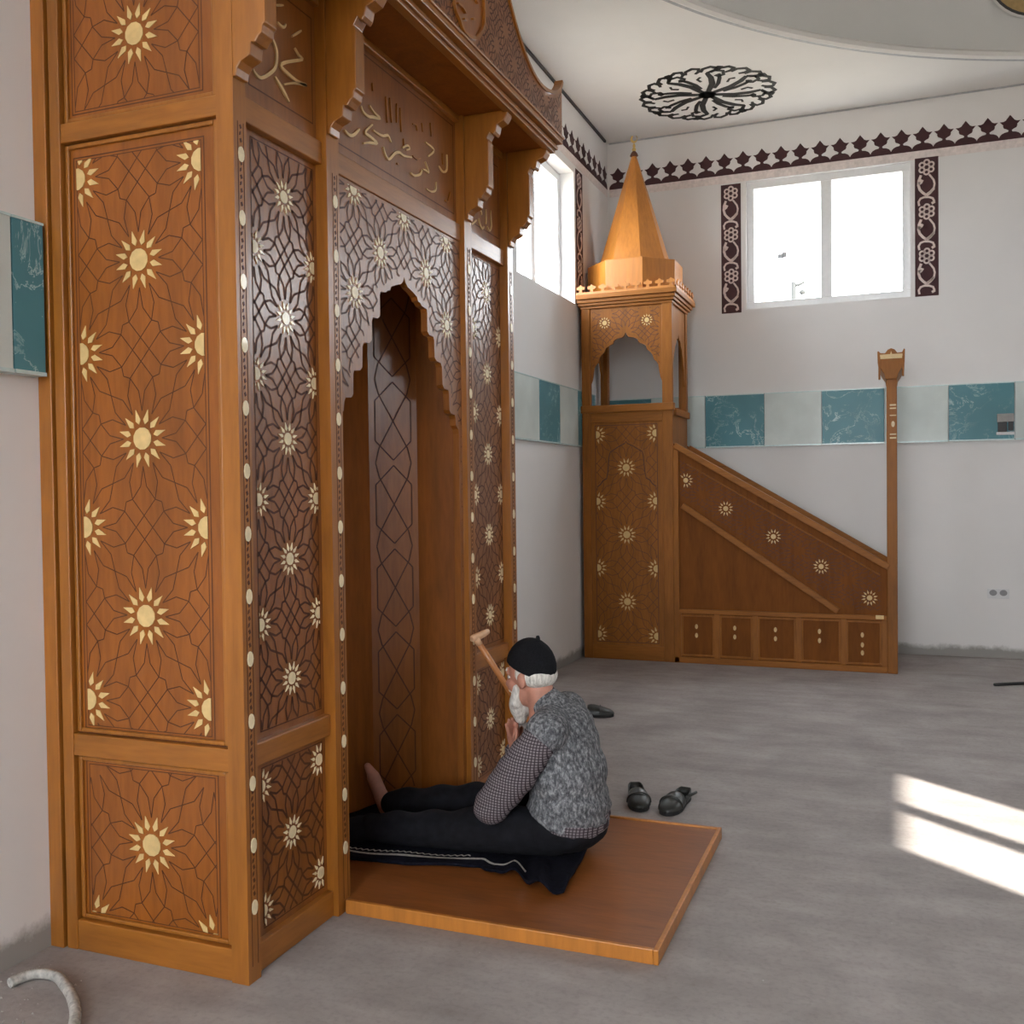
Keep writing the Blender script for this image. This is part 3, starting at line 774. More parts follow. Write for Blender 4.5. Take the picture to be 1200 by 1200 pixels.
CR = [(4.80,3.288),(4.802,3.575),(4.785,3.545),(4.75,3.512),(4.70,3.482),(4.62,3.455),(4.545,3.440),(4.46,3.436),(4.37,3.452),(4.27,3.493),(4.17,3.560),(4.09,3.635),(4.02,3.715),(3.94,3.82),(3.85,3.93),(3.74,4.03),(3.608,4.08)]
CP = CR + [(7.216 - y, z) for y, z in CR[:-1][::-1]]
f = ff(1.05)
mb = MB(); mb.prism(CP, f, -.035, 0)
def crown_top(y):
    y = max(y, 7.216 - y)
    for (a, za), (b, zb) in zip(CR[1:], CR[2:]):
        if b <= y <= a: return za + (zb - za) * (a - y) / (a - b + 1e-9)
    return 3.3
incr = lambda y, z: 3.30 < z < crown_top(y) - .03 and 2.44 < y < 4.78 and ((y - 3.625) / .175) ** 2 + ((z - 3.51) / .225) ** 2 > 1
carve(mb, f, (2.43, 4.79, 3.29, 4.1), (3.608, 3.5), .105, .105, .006, incr, 1, False)
CRW = obj('crown_board', mb, [WOODD, GROOVE], MH); letters(T_LOOP, f, CRW, WOOD, .012)
mb = MB()
pts = [(y, z) for y, z in CP[1:-1]]
mb.stroke(spl(pts, 2), f, .016, -.035, .008); obj('crown_moulding', mb, WOOD, CRW)

# ------------------------------------------------------------------ wooden platform in front of the niche
PL = thing('prayer_platform', 'low varnished wooden platform on the concrete in front of the niche', 'platform', (1.35, 3.6, 0))
mb = MB(); mb.box(.79, 1.912, 3.022, 4.186, .0, .042)
mb.box(.30, .79, 3.06, 4.14, .0, .042); obj('deck', mb, WOODP, PL)
for q in ((.80, 1.912, 3.005, 3.022), (.80, 1.912, 4.186, 4.203), (1.912, 1.930, 3.005, 4.203)):
    mb = MB(); mb.box(q[0], q[1], q[2], q[3], 0, .049); obj('edging', mb, WOODM, PL, .003)

# ------------------------------------------------------------------ the pulpit in the corner
YM, XT0, XT1, YT1 = 8.355, .035, .845, 9.02
MI = thing('pulpit', 'carved wooden pulpit with spired turret and stair in the far corner', 'pulpit', (1.2, 8.7, 0))
fy = lambda y: (lambda a, z, d: (a, y - d, z))
fm = fy(YM + .012)
mb = MB(); mb.box(XT0 + .02, XT1 - .02, YM + .012, YT1, 0, 2.17)
fld = (.16, .70, .16, 2.05)
inl = carve(mb, fm, fld, (.430, 1.098), .265, .2935, .0042, None, 1, True, .82)
for s in (-1, 1):                                        # ogee arch line carved over the panel
    mb.stroke([(.43 + s * x, z) for x, z in ((0, 1.93), (.015, 1.905), (.06, 1.885), (.10, 1.86), (.15, 1.83), (.165, 1.78), (.175, 1.66), (.185, 1.60), (.22, 1.58), (.24, 1.55), (.265, 1.53))], fm, .012, 0, .004, 0)
    mb.stroke([(.43 + s * x, z) for x, z in ((0, 1.92), (.015, 1.895), (.06, 1.875), (.10, 1.85), (.145, 1.822), (.157, 1.775), (.167, 1.655), (.18, 1.59), (.215, 1.57), (.235, 1.54), (.265, 1.52))], fm, .013, 0, .0022, 1)
grid_frame(mb, (.15, .71, .15, 2.06), fm, .006)
p = obj('turret_panel', mb, [WOODN, GROOVE], MI); set_stars(inl, fm, p)
for x0, x1 in ((XT0, .115), (.755, XT1)):
    mb = MB(); mb.box(x0, x1, YM, YM + .05, 0, 3.10); obj('turret_post', mb, WOODN, MI, .005)
for x0, x1 in ((XT0, .105), (.775, XT1)):
    mb = MB(); mb.box(x0, x1, YT1 - .07, YT1, 2.17, 3.10); obj('turret_post', mb, WOODN, MI, .005)
for a, b in ((0, .13), (2.08, 2.17)):
    mb = MB(); mb.box(.115, .755, YM + .004, YM + .03, a, b); obj('turret_rail', mb, WOODNH, MI, .004)
mb = MB(); mb.box(XT0 - .01, XT1 + .012, YM - .012, YM + .06, 2.17, 2.235); mb.box(XT1 - .06, XT1 + .02, YM + .06, YT1, 2.13, 2.19); mb.box(XT0 - .01, XT0 + .06, YM + .06, YT1, 2.17, 2.235); mb.box(XT0 + .06, XT1 - .06, YT1 - .06, YT1, 2.17, 2.235); obj('sill', mb, WOODNH, MI, .006)
mb = MB(); mb.box(XT0 + .06, XT1 - .06, YM + .06, YT1 - .06, 2.10, 2.17); obj('turret_floor', mb, WOODN, MI)
AH = [(0, 2.862), (.012, 2.835), (.028, 2.818), (.075, 2.812), (.105, 2.795), (.115, 2.768), (.15, 2.752), (.178, 2.735), (.190, 2.70), (.215, 2.68), (.235, 2.655), (.25, 2.61), (.272, 2.59), (.287, 2.565), (.296, 2.50), (.305, 2.455), (.32, 2.42)]
def arch_poly(c, k, zt): return [(c - .32 * k, zt), (c + .32 * k, zt)] + [(c + a * k, z) for a, z in AH[::-1]] + [(c - a * k, z) for a, z in AH[1:]]
mb = MB(); mb.prism(arch_poly(.435, 1, 3.10), fy(YM + .012), -.02, 0)
def insA(x, z):
    d = abs(x - .435)
    for (a, za), (b, zb) in zip(AH, AH[1:]):
        if a <= d <= b: return z > za + (zb - za) * (d - a) / (b - a) + .03
    return True
inl = carve(mb, fy(YM + .012), (.135, .735, 2.5, 3.06), (.435, 2.86), .17, .17, .005, insA, 1, True, .8)
grid_frame(mb, (.130, .740, 2.45, 3.065), fy(YM + .012), .0) if False else None
p = obj('turret_arch', mb, [WOODN, GROOVE], MI)
for sx in (-.187, .190):
    m2 = MB(); c = (.435 + sx, 2.955)
    m2.prism([(c[0] + .021 * math.cos(t), c[1] + .021 * math.sin(t)) for t in [2 * math.pi * k / 12 for k in range(12)]], fy(YM + .012), 0, .003)
    for k in range(12):
        t = 2 * math.pi * k / 12
        m2.prism([(c[0] + r * math.cos(t + q), c[1] + r * math.sin(t + q)) for r, q in ((.03, 0), (.038, -.15), (.052, 0), (.038, .15))], fy(YM + .012), 0, .003)
    obj('star_inlay', m2, INLAY, p)
gx = lambda x: (lambda a, z, d: (x + d, a, z))
mb = MB(); cyT = (YM + YT1) / 2; mb.prism(arch_poly(cyT, .82, 3.10), gx(XT1 - .012), -.02, 0); obj('turret_arch', mb, WOODN, MI)
mb = MB(); mb.prism(arch_poly(cyT, .82, 3.10), gx(XT0 + .03), -.02, 0); obj('turret_arch', mb, WOODN, MI)
mb = MB(); mb.box(XT1 - .03, XT1 - .008, YM + .05, YT1, 0, 2.13); obj('turret_side', mb, WOODN, MI)
mb = MB(); mb.box(XT0, XT0 + .02, YM + .05, YT1, 0, 2.17); obj('turret_side', mb, WOODN, MI)
mb = MB()
for e, z0, z1 in ((.006, 3.085, 3.11), (.022, 3.11, 3.135), (.036, 3.135, 3.165), (.055, 3.165, 3.205)): mb.box(max(XT0 - e, .004), XT1 + e, YM - e, YT1 + e * 2, z0, z1)
obj('turret_cornice', mb, WOODNH, MI, .004)
mb = MB()
x = .02
mb.box(.0 + .006, XT1 + .05, YM - .05, YM - .035, 3.205, 3.225); mb.box(XT1 + .035, XT1 + .05, YM - .05, YT1 + .1, 3.205, 3.225)
T = [(-.014, 0), (.014, 0), (.012, .022), (.036, .026), (.036, .048), (.016, .05), (.0, .068), (-.016, .05), (-.036, .048), (-.036, .026), (-.012, .022)]
for k in range(9):
    c = .05 + k * .1; mb.prism([(c + a, 3.225 + b) for a, b in T], fy(YM - .037), 0, .012)
for k in range(7):
    c = YM + .06 + k * .105; mb.prism([(c + a, 3.225 + b) for a, b in T], gx(XT1 + .037), 0, .012)
obj('crenellation', mb, WOODM, MI)
tc_ = (.425, 8.77)
def octa(r, z0, r1, z1): return (tc_[0], tc_[1], 0), [(r, z0), (r1, z1)]
mb = MB(); c, pf = octa(.432, 3.205, .432, 3.505); mb.lathe(c, pf, 8, 0, False, R_(22.5)); obj('turret_drum', mb, WOODM, MI, .003)
mb = MB(); c, pf = octa(.330, 3.505, .014, 4.535); mb.lathe(c, pf, 8, 0, False, R_(22.5)); obj('spire', mb, WOODM, MI)
mb = MB(); mb.lathe((tc_[0], tc_[1], 0), [(.02, 4.50), (.038, 4.51), (.03, 4.53), (.016, 4.55)], 16, 1); 
mb.lathe((tc_[0], tc_[1], 0), [(.010, 4.55), (.020, 4.565), (.010, 4.585), (.014, 4.60), (.008, 4.615), (.003, 4.625)], 16, 0)
cr = [(.032 * math.cos(t), 4.662 + .036 * math.sin(t)) for t in [R_(a) for a in range(120, 421, 20)]] + [(.008 + .024 * math.cos(t), 4.668 + .026 * math.sin(t)) for t in [R_(a) for a in range(410, 129, -20)]]
mb.prism([(tc_[0] + a, z) for a, z in cr], lambda a, z, d: (a, tc_[1] + d, z), -.004, .004, 0); obj('finial', mb, [BRASS, GROOVE], MI)
# stair flank
ST = [(.845, 1.885), (2.556, .868), (2.556, .46), (2.25, .46), (.845, 1.44)]
mb = MB(); mb.prism(ST, fy(YM + .02), -.02, 0)
def inst(x, z): return z < 1.885 - (x - .845) * .5944 - .095 and z > max(1.44 - (x - .845) * .6975 + .04, .50) and .90 < x < 2.51
carve(mb, fy(YM + .02), (.9, 2.51, .5, 1.85), (1.286, 1.322), .195, .117, .0045, inst, 1, False)
BAND = obj('stair_band', mb, [WOODI, GROOVE], MI)
for (cx_, cz_) in ((.95, 1.565), (1.286, 1.322), (1.676, 1.088), (2.053, .846), (2.424, .600)):
    m2 = MB(); m2.prism([(cx_ + .021 * math.cos(t), cz_ + .021 * math.sin(t)) for t in [2 * math.pi * k / 12 for k in range(12)]], fy(YM + .02), 0, .003)
    for k in range(12):
        if cx_ < 1 and 5 <= k <= 7: continue
        t = 2 * math.pi * k / 12 + .26
        m2.prism([(cx_ + r * math.cos(t + q), cz_ + r * math.sin(t + q)) for r, q in ((.031, 0), (.043, -.16), (.064, 0), (.043, .16))], fy(YM + .02), 0, .003)
    obj('star_inlay', m2, INLAY, BAND)
mb = MB(); mb.prism([(.845, .46), (.845, 1.44), (2.25, .46)], fy(YM + .03), -.02, 0); obj('stair_infill', mb, WOODI, MI)
def beam(nm, p, q, w, y0, y1, mat=WOODNH, bev=.005):
    d = Vector((q[0] - p[0], q[1] - p[1])); d.normalize(); nn = Vector((-d.y, d.x)) * w
    mb = MB(); mb.prism([p, q, (q[0] + nn.x, q[1] + nn.y), (p[0] + nn.x, p[1] + nn.y)], lambda a, z, dd: (a, dd, z), y0, y1); return obj(nm, mb, mat, MI, bev)
beam('handrail', (.845, 1.845), (2.556, .828), .05, YM - .012, YM + .045)
beam('handrail', (.845, 1.845), (2.556, .828), .05, YT1 - .057, YT1)
beam('moulding', (.905, 1.33), (2.17, .465), .05, YM - .002, YM + .03)
beam('moulding', (.955, 1.70), (2.50, .78), .012, YM + .012, YM + .024)
mb = MB(); mb.prism(ST, lambda a, z, d: (a, YT1 - .03 + d, z), -.01, .01); mb.prism([(.845, 0), (2.556, 0), (2.556, .46), (2.25, .46), (.845, 1.44)], lambda a, z, d: (a, YT1 - .03 + d, z), -.01, .01); obj('far_flank', mb, WOODN, MI)
mb = MB(); mb.box(.845, .89, YM, YM + .03, 0, 1.86); obj('stile', mb, WOODN, MI, .004)
mb = MB(); mb.box(.89, 2.556, YM, YM + .03, .425, .462); obj('rail', mb, WOODNH, MI, .005)
mb = MB(); mb.box(.845, 2.556, YM, YM + .03, 0, .052); obj('rail', mb, WOODNH, MI, .005)
edges = [(.905, 1.185), (1.23, 1.505), (1.545, 1.855), (1.895, 2.205), (2.245, 2.515)]
prev = .89
for a, b in edges + [(2.556, 0)]:
    mb = MB(); mb.box(prev, a, YM + .003, YM + .03, .052, .425); prev = b; obj('cupboard_stile', mb, WOODN, MI)
for i, (a, b) in enumerate(edges):
    mb = MB(); mb.box(a, b, YM + .014, YM + .03, .052, .425)
    d = obj('cupboard_door', mb, WOODI, MI)
    mb = MB()
    for q in ((a, b, .06, .078), (a, b, .40, .418), (a, a + .018, .078, .40), (b - .018, b, .078, .40)): mb.box(q[0], q[1], YM + .004, YM + .014, q[2], q[3])
    obj('door_bead', mb, WOODN, d, .004)
    c = (a + b) / 2 - .012
    for z in ((.315, .24) if i < 4 else (.30, .22, .155)):
        mb = MB(); mb.prism([(c + .0125 * math.cos(t), z + .021 * math.sin(t)) for t in [2 * math.pi * k / 10 for k in range(10)]], fy(YM + .014), 0, .005); obj('drop_inlay', mb, INLAY, d)
mb = MB(); mb.box(2.47, 2.53, YM - .004, YM, .435, .465); obj('latch_plate', mb, INLAY, MI)
# treads between the flanks
mb = MB(); ns = 7
for k in range(ns):
    x0 = .845 + k * (2.556 - .845) / ns; mb.box(x0, x0 + (2.556 - .845) / ns, YM + .055, YT1 - .05, 0, 1.55 - k * 1.55 / ns)
obj('stair_treads', mb, WOODNH, MI)
# gate at the foot of the stair
for y0, y1 in ((YM - .004, YM + .07), (YT1 - .075, YT1)):
    mb = MB(); mb.box(2.556, 2.634, y0, y1, 0, 2.40); p = obj('gate_post', mb, WOODN, MI, .006)
    if y0 < YM + .01:
        mb = MB()
        for z, h in ((2.13, .012), (2.105, .010), (2.05, .008), (1.90, .010), (1.87, .012)): mb.prism([(2.58, z), (2.628, z), (2.628, z + h), (2.58, z + h)], fy(y0), 0, .004)
        mb.prism([(2.604 + .013 * math.cos(t), 1.985 + .024 * math.sin(t)) for t in [2 * math.pi * k / 10 for k in range(10)]], fy(y0), 0, .004); obj('post_inlay', mb, INLAY, p)
GC = 2.592
GP = [(-.043, 2.34), (.043, 2.34), (.05, 2.38), (.075, 2.42), (.10, 2.47), (.102, 2.57), (.094, 2.575), (.08, 2.548), (.045, 2.545), (.025, 2.572), (.0, 2.582), (-.025, 2.572), (-.045, 2.545), (-.08, 2.548), (-.094, 2.565), (-.102, 2.56), (-.10, 2.47), (-.075, 2.42), (-.05, 2.38)]
mb = MB(); mb.prism([(GC + a, z) for a, z in GP], lambda a, z, d: (a, d, z), YM - .02, YT1 + .01); p = obj('gate_lintel', mb, WOODN, MI, .003)
mb = MB(); mb.prism([(GC - .085, 2.50), (GC + .085, 2.50), (GC + .082, 2.535), (GC - .082, 2.535)], fy(YM - .02), 0, .004); mb.prism([(GC - .016, 2.50), (GC + .016, 2.50), (GC, 2.56)], fy(YM - .02), 0, .007); obj('lintel_inlay', mb, INLAY, p)
for a, z in ((-.095, 2.34), (.08, 2.36)):
    mb = MB(); mb.box(GC + a, GC + a + .015, YM - .026, YM + .02, z, 2.52); obj('lintel_ear', mb, WOODN, MI, .003)

# ------------------------------------------------------------------ solids by union (remeshed to one skin)
def blob(parts, voxel, smooth, cut=None, it2=0):
    """parts: ('c', p0, p1, r0, r1) tapered limb, ('e', centre, radii, axes) ellipsoid -> one continuous mesh"""
    bm = bmesh.new()
    for p in parts:
        t = bmesh.new()
        if p[0] == 'c':
            for c, r in ((p[1], p[3]), (p[2], p[4])):
                bmesh.ops.create_icosphere(t, subdivisions=3, radius=r, matrix=Matrix.Translation(Vector(c)))
            h = bmesh.ops.convex_hull(t, input=t.verts)
            bmesh.ops.delete(t, geom=[g for g in h['geom_interior'] if isinstance(g, bmesh.types.BMVert)], context='VERTS')
        else:
            ax = p[3] if len(p) > 3 else (Vector((1,0,0)), Vector((0,1,0)), Vector((0,0,1)))
            M = Matrix((ax[0] * p[2][0], ax[1] * p[2][1], ax[2] * p[2][2])).transposed().to_4x4()
            M.translation = Vector(p[1]); bmesh.ops.create_icosphere(t, subdivisions=3, radius=1, matrix=M)
        me = bpy.data.meshes.new('t'); t.to_mesh(me); t.free(); bm.from_mesh(me); bpy.data.meshes.remove(me)
    me = bpy.data.meshes.new('b'); bm.to_mesh(me); bm.free()
    o = bpy.data.objects.new('tmp', me); COL.objects.link(o)
    r = o.modifiers.new('r', 'REMESH'); r.mode = 'VOXEL'; r.voxel_size = voxel
    s = o.modifiers.new('s', 'SMOOTH'); s.iterations = smooth; s.factor = .5
    bpy.context.view_layer.update()
    m2 = bpy.data.meshes.new_from_object(o.evaluated_get(bpy.context.evaluated_depsgraph_get()))
    bpy.data.objects.remove(o)
    if cut:
        b = bmesh.new(); b.from_mesh(m2)
        for co, no in cut:
            g = bmesh.ops.bisect_plane(b, geom=b.verts[:] + b.edges[:] + b.faces[:], plane_co=co, plane_no=no, clear_outer=True)
            ed = [e for e in g['geom_cut'] if isinstance(e, bmesh.types.BMEdge)]
            bmesh.ops.holes_fill(b, edges=ed)
        b.to_mesh(m2); b.free()
    return m2
def blob_obj(name, parts, mats, parent, voxel=.01, smooth=3, cut=None, fn=None):
    me = blob(parts, voxel, smooth, cut)
    me.materials.clear()
    for m in (mats if isinstance(mats, (list, tuple)) else [mats]): me.materials.append(m)
    org = ORG[parent.name]
    for v in me.vertices:
        if fn: v.co = fn(v.co)
        v.co -= org
    for p in me.polygons: p.use_smooth = True
    me.name = name
    o = bpy.data.objects.new(name, me); COL.objects.link(o); o.parent = parent; ORG[o.name] = org
    return o

# ------------------------------------------------------------------ rug
def hash2(x, y): return math.sin(x * 12.9 + y * 37.7) * .5 + math.sin(x * 31.1 - y * 17.3 + 1.3) * .3 + math.sin(x * 5.1 + y * 7.7 + .4) * .6
NE = [(.33, 3.355), (.60, 3.352), (.85, 3.385), (1.05, 3.430), (1.13, 3.452), (1.19, 3.405), (1.27, 3.418), (1.36, 3.345), (1.44, 3.295), (1.53, 3.30)]
def near_edge(x):
    for (a, ya), (b, yb) in zip(NE, NE[1:]):
        if a <= x <= b: return ya + (yb - ya) * (x - a) / (b - a)
    return NE[-1][1]
RU = thing('prayer_rug', 'dark navy prayer rug with pale border, crumpled under the seated man', 'rug', (.95, 3.75, .042))
NX, NY = 90, 44
def rug_pt(i, j, lift=0):
    s = j / NY; x0 = .33 + 1.19 * i / NX; y0 = near_edge(x0); x = .33 + (1.19 - .10 * s) * i / NX; y1 = 4.10 - .02 * math.sin(x * 7) - max(0, .52 - x) * .5
    y = y0 + (y1 - y0) * s
    z = .056 + .004 * hash2(x * .9, y)
    k = max(0, 1 - abs(x - 1.38) / .22) * max(0, 1 - s / .5); z += k * (.028 + .022 * math.sin(x * 60 + y * 22))
    z += .05 * max(0, (s - .88) / .12) ** 1.5 * (1 if x < .75 else 0)
    return (x, y, z + lift)
mb = MB()
vs = [rug_pt(i, j) for i in range(NX + 1) for j in range(NY + 1)] + [(lambda p: (p[0], p[1], p[2] - .010))(rug_pt(i, j)) for i in range(NX + 1) for j in range(NY + 1)]
q = lambda i, j: i * (NY + 1) + j; H = (NX + 1) * (NY + 1); fs = []
for i in range(NX):
    for j in range(NY): fs += [(q(i,j), q(i+1,j), q(i+1,j+1), q(i,j+1)), (H+q(i,j), H+q(i,j+1), H+q(i+1,j+1), H+q(i+1,j))]
    fs += [(q(i,0), H+q(i,0), H+q(i+1,0), q(i+1,0)), (q(i,NY), q(i+1,NY), H+q(i+1,NY), H+q(i,NY))]
for j in range(NY): fs += [(q(0,j), q(0,j+1), H+q(0,j+1), H+q(0,j)), (q(NX,j), H+q(NX,j), H+q(NX,j+1), q(NX,j+1))]
mb.add(vs, fs, 0, True); rug_o = obj('rug_pile', mb, RUGM, RU)
def rug_line(sa, sb, i0, i1, wob):
    mb = MB(); A = []; B = []
    for i in range(i0, i1 + 1):
        w = wob * (1 if i % 2 else -1)
        def at(s):
            j = s * NY; j0 = int(j); t = j - j0; a = Vector(rug_pt(i, j0, .0025)); b = Vector(rug_pt(i, min(j0 + 1, NY), .0025)); return a.lerp(b, t)
        A.append(at(sa + w)); B.append(at(sb + w))
    n = len(A); mb.add(A + B, [(i, i + 1, n + i + 1, n + i) for i in range(n - 1)], 0); return mb
obj('border_stripe', rug_line(.070, .092, 0, 76, 0), RUGW, RU)
obj('border_stripe', rug_line(.118, .130, 0, 56, .008), RUGW, RU)
obj('border_stripe', rug_line(.955, .995, 0, 44, 0), RUGW, RU)

# ------------------------------------------------------------------ the seated man
MAN = thing('person', 'bearded man in black cap and grey knitted waistcoat sitting on the rug, facing the niche', 'person', (1.35, 3.72, .06))
FW = Vector((-.955, .297, 0)).normalized(); LF = Vector((-FW.y, FW.x, 0)); UPV = Vector((0, 0, 1))
pitch = R_(8); HF = (FW * math.cos(pitch) - UPV * math.sin(pitch)).normalized(); HU = LF.cross(HF) * -1
if HU.z < 0: HU = -HU
HC = Vector((1.243, 3.735, .735)); HA = (HF, LF, HU)
def hp(a, b, c): return HC + HF * a + LF * b + HU * c
V = Vector
head = [('e', hp(-.008, 0, .03), (.098, .078, .10), HA), ('e', hp(.025, 0, -.055), (.068, .058, .062), HA), ('c', hp(.094, 0, .022), hp(.118, 0, -.020), .009, .016),
        ('c', hp(.080, .028, .033), hp(.082, -.028, .033), .019, .019), ('e', hp(.060, .040, -.020), (.034, .024, .03), HA), ('e', hp(.060, -.040, -.020), (.034, .024, .03), HA),
        ('e', hp(-.012, .081, .0), (.021, .010, .034), HA), ('e', hp(-.012, -.081, .0), (.021, .010, .034), HA), ('c', hp(.083, .016, -.058), hp(.083, -.016, -.058), .011, .011),
        ('e', hp(.075, 0, -.092), (.026, .028, .022), HA), ('c', hp(-.035, 0, -.05), V((1.30, 3.725, .62)), .058, .062)]
def hand(wr, palm, fing, side, thumb):
    up = (palm - wr).normalized(); nrm = side.cross(up).normalized(); out = []
    out.append(('c', wr, palm - up * .02, .026, .024))
    for k, (off, ln) in enumerate(((-.030, .062), (-.010, .074), (.010, .070), (.029, .054))):
        b = palm + side * off + up * .018; out.append(('c', wr + side * off * .55 + up * .012, b, .014, .0112))
        d1 = (up + side * off * 2.2).normalized(); d2 = (d1 + nrm * fing * .5).normalized(); d3 = (d1 + nrm * fing * 1.1).normalized()
        p1 = b + d1 * ln * .48; p2 = p1 + d2 * ln * .30; p3 = p2 + d3 * ln * .24
        out += [('c', b, p1, .0098, .0090), ('c', p1, p2, .0090, .0082), ('c', p2, p3, .0082, .0070)]
    b = wr + up * .025 + side * thumb * .022; p1 = b + (side * thumb * .75 + up * .65).normalized() * .038; p2 = p1 + (side * thumb * .35 + up).normalized() * .028
    return out + [('c', b, p1, .0125, .0105), ('c', p1, p2, .0105, .0085)]
WL, WRt = V((1.185, 3.66, .40)), V((1.145, 3.80, .42))
body = head + [('c', V((1.30, 3.725, .62)), V((1.36, 3.725, .50)), .06, .12), ('e', V((1.385, 3.72, .42)), (.12, .165, .15)), ('e', V((1.40, 3.72, .24)), (.13, .165, .13)),
        ('c', V((1.36, 3.56, .565)), V((1.33, 3.89, .565)), .058, .058),
        ('c', V((1.355, 3.55, .56)), V((1.16, 3.50, .275)), .058, .042), ('c', V((1.16, 3.50, .275)), WL, .043, .028),
        ('c', V((1.325, 3.90, .56)), V((1.13, 3.95, .285)), .058, .042), ('c', V((1.13, 3.95, .285)), WRt, .043, .028),
        ('c', V((1.38, 3.62, .165)), V((.99, 3.55, .14)), .085, .06), ('c', V((.99, 3.55, .14)), V((.585, 3.53, .118)), .06, .038), ('c', V((.585, 3.53, .118)), V((.555, 3.49, .112)), .038, .036), ('c', V((.56, 3.52, .112)), V((.48, 3.44, .115)), .036, .022),
        ('c', V((1.38, 3.82, .165)), V((.95, 3.86, .155)), .085, .062), ('c', V((.95, 3.86, .155)), V((.53, 3.83, .118)), .062, .038),
        ('c', V((.515, 3.83, .098)), V((.49, 3.83, .145)), .036, .034), ('c', V((.49, 3.83, .145)), V((.452, 3.83, .225)), .032, .03), ('c', V((.455, 3.83, .225)), V((.425, 3.825, .275)), .028, .016)]
body += hand(WL, WL + V((.0, .035, .06)), .25, V((.25, -.90, .2)).normalized(), 1) + hand(WRt, WRt + V((.005, -.03, .06)), -.25, V((.2, .92, .2)).normalized(), 1)
blob_obj('body', body, SKIN, MAN, .0062, 2)
brimn = (HU * .972 - HF * -.235).normalized()
capc = hp(-.008, 0, .043)
def cap_shape(co):
    # knitted cap: flattened crown
    return co
cutp = hp(0, 0, .044)
capn = (HF * .52 - HU).normalized()
blob_obj('cap', [('e', capc, (.111, .092, .122), HA)], BLACKC, MAN, .006, 2, [(cutp, capn)])
mb = MB(); top = capc + HU * .110 - HF * .052; mb.tube([top - HU * .012, top + HU * .006, top + HU * .016], [.008, .009, .006], 10); obj('cap_nub', mb, BLACKC, MAN)
blob_obj('hair', [('e', hp(-.045, 0, .008), (.070, .083, .055), HA), ('e', hp(.0, .077, .025), (.02, .010, .03), HA), ('e', hp(.0, -.077, .025), (.02, .010, .03), HA)], HAIR, MAN, .006, 2)
blob_obj('beard', [('e', hp(.072, 0, -.105), (.045, .052, .060), HA), ('c', hp(.078, 0, -.12), hp(.078, 0, -.163), .042, .024), ('c', hp(.035, .058, -.03), hp(.06, .038, -.09), .015, .03), ('c', hp(.035, -.058, -.03), hp(.06, -.038, -.09), .015, .03), ('c', hp(.098, .022, -.042), hp(.098, -.022, -.042), .010, .010)], HAIR, MAN, .006, 2)
for s in (-1, 1):
    mb = MB(); c = hp(.0845, s * .031, .012); mb.ball(c, .0112, 14); e = obj('eye', mb, EYEW, MAN)
    mb = MB(); mb.ball(c + HF * .0082, .0058, 10); obj('iris', mb, IRIS, e)
    mb = MB(); mb.tube([hp(.093, s * .012, .042), hp(.094, s * .03, .046), hp(.084, s * .050, .041)], [.004, .0055, .003], 8); obj('eyebrow', mb, HAIR, MAN)
vest = [('e', V((1.405, 3.72, .235)), (.165, .205, .17)), ('e', V((1.40, 3.72, .37)), (.158, .198, .16)), ('e', V((1.385, 3.725, .475)), (.140, .195, .135)),
        ('c', V((1.372, 3.552, .566)), V((1.343, 3.895, .572)), .084, .084), ('e', V((1.405, 3.73, .545)), (.098, .155, .10)), ('c', V((1.335, 3.725, .61)), V((1.305, 3.728, .645)), .082, .066)]
def folds(co):
    d = .004 * math.sin(co.z * 95 + co.y * 18 + 5 * math.sin(co.x * 9)) * max(0, min(1, (.36 - co.z) / .12))
    n = (co - V((1.40, 3.72, co.z)));
    return co + (n.normalized() * d if n.length > 1e-5 else V())
blob_obj('waistcoat', vest, KNIT, MAN, .0085, 4, [(V((1.4, 3.7, .145)), V((.22, -.03, -1)).normalized())], folds)
mb = MB(); n = 40                                        # ribbed armhole and neck edging
def ring(c, u, v, ru, rv, r, k=36): return [c + u * ru * math.cos(2 * math.pi * i / k) + v * rv * math.sin(2 * math.pi * i / k) for i in range(k + 1)]
shirt = [('c', V((1.345, 3.530, .530)), V((1.255, 3.510, .40)), .072, .082), ('c', V((1.255, 3.510, .40)), V((1.160, 3.498, .272)), .082, .070), ('c', V((1.16, 3.498, .272)), V((1.170, 3.60, .350)), .066, .056), ('c', V((1.170, 3.60, .350)), V((1.184, 3.650, .39)), .056, .040),
         ('c', V((1.315, 3.912, .530)), V((1.13, 3.95, .282)), .074, .068), ('c', V((1.13, 3.95, .282)), V((1.142, 3.805, .41)), .064, .042),
         ('e', V((1.410, 3.72, .20)), (.158, .198, .13)), ('e', V((1.39, 3.72, .42)), (.125, .17, .15)), ('c', V((1.36, 3.56, .56)), V((1.33, 3.88, .56)), .06, .06), ('c', V((1.325, 3.725, .60)), V((1.295, 3.728, .665)), .07, .058)]
def crease(co):
    t = co.z * 70 + co.x * 25; d = .0035 * math.sin(t + 3 * math.sin(co.y * 20))
    return co + V((-.5, -.6, .2)) * d
blob_obj('shirt', shirt, CHECK, MAN, .0075, 3, [(V((1.4, 3.7, .085)), V((.30, 0, -1)).normalized())], crease)
trs = [('e', V((1.395, 3.72, .165)), (.165, .20, .105)), ('c', V((1.37, 3.62, .165)), V((.99, 3.55, .145)), .100, .080), ('c', V((.99, 3.55, .145)), V((.62, 3.53, .118)), .078, .060),
       ('c', V((1.37, 3.82, .165)), V((.95, 3.86, .160)), .102, .080), ('c', V((.95, 3.86, .160)), V((.55, 3.83, .122)), .080, .058), ('e', V((1.10, 3.70, .12)), (.25, .16, .06))]
def tfold(co): return co + V((0, 0, .006 * math.sin(co.x * 38 + co.y * 14) * (1 if co.z > .12 else 0)))
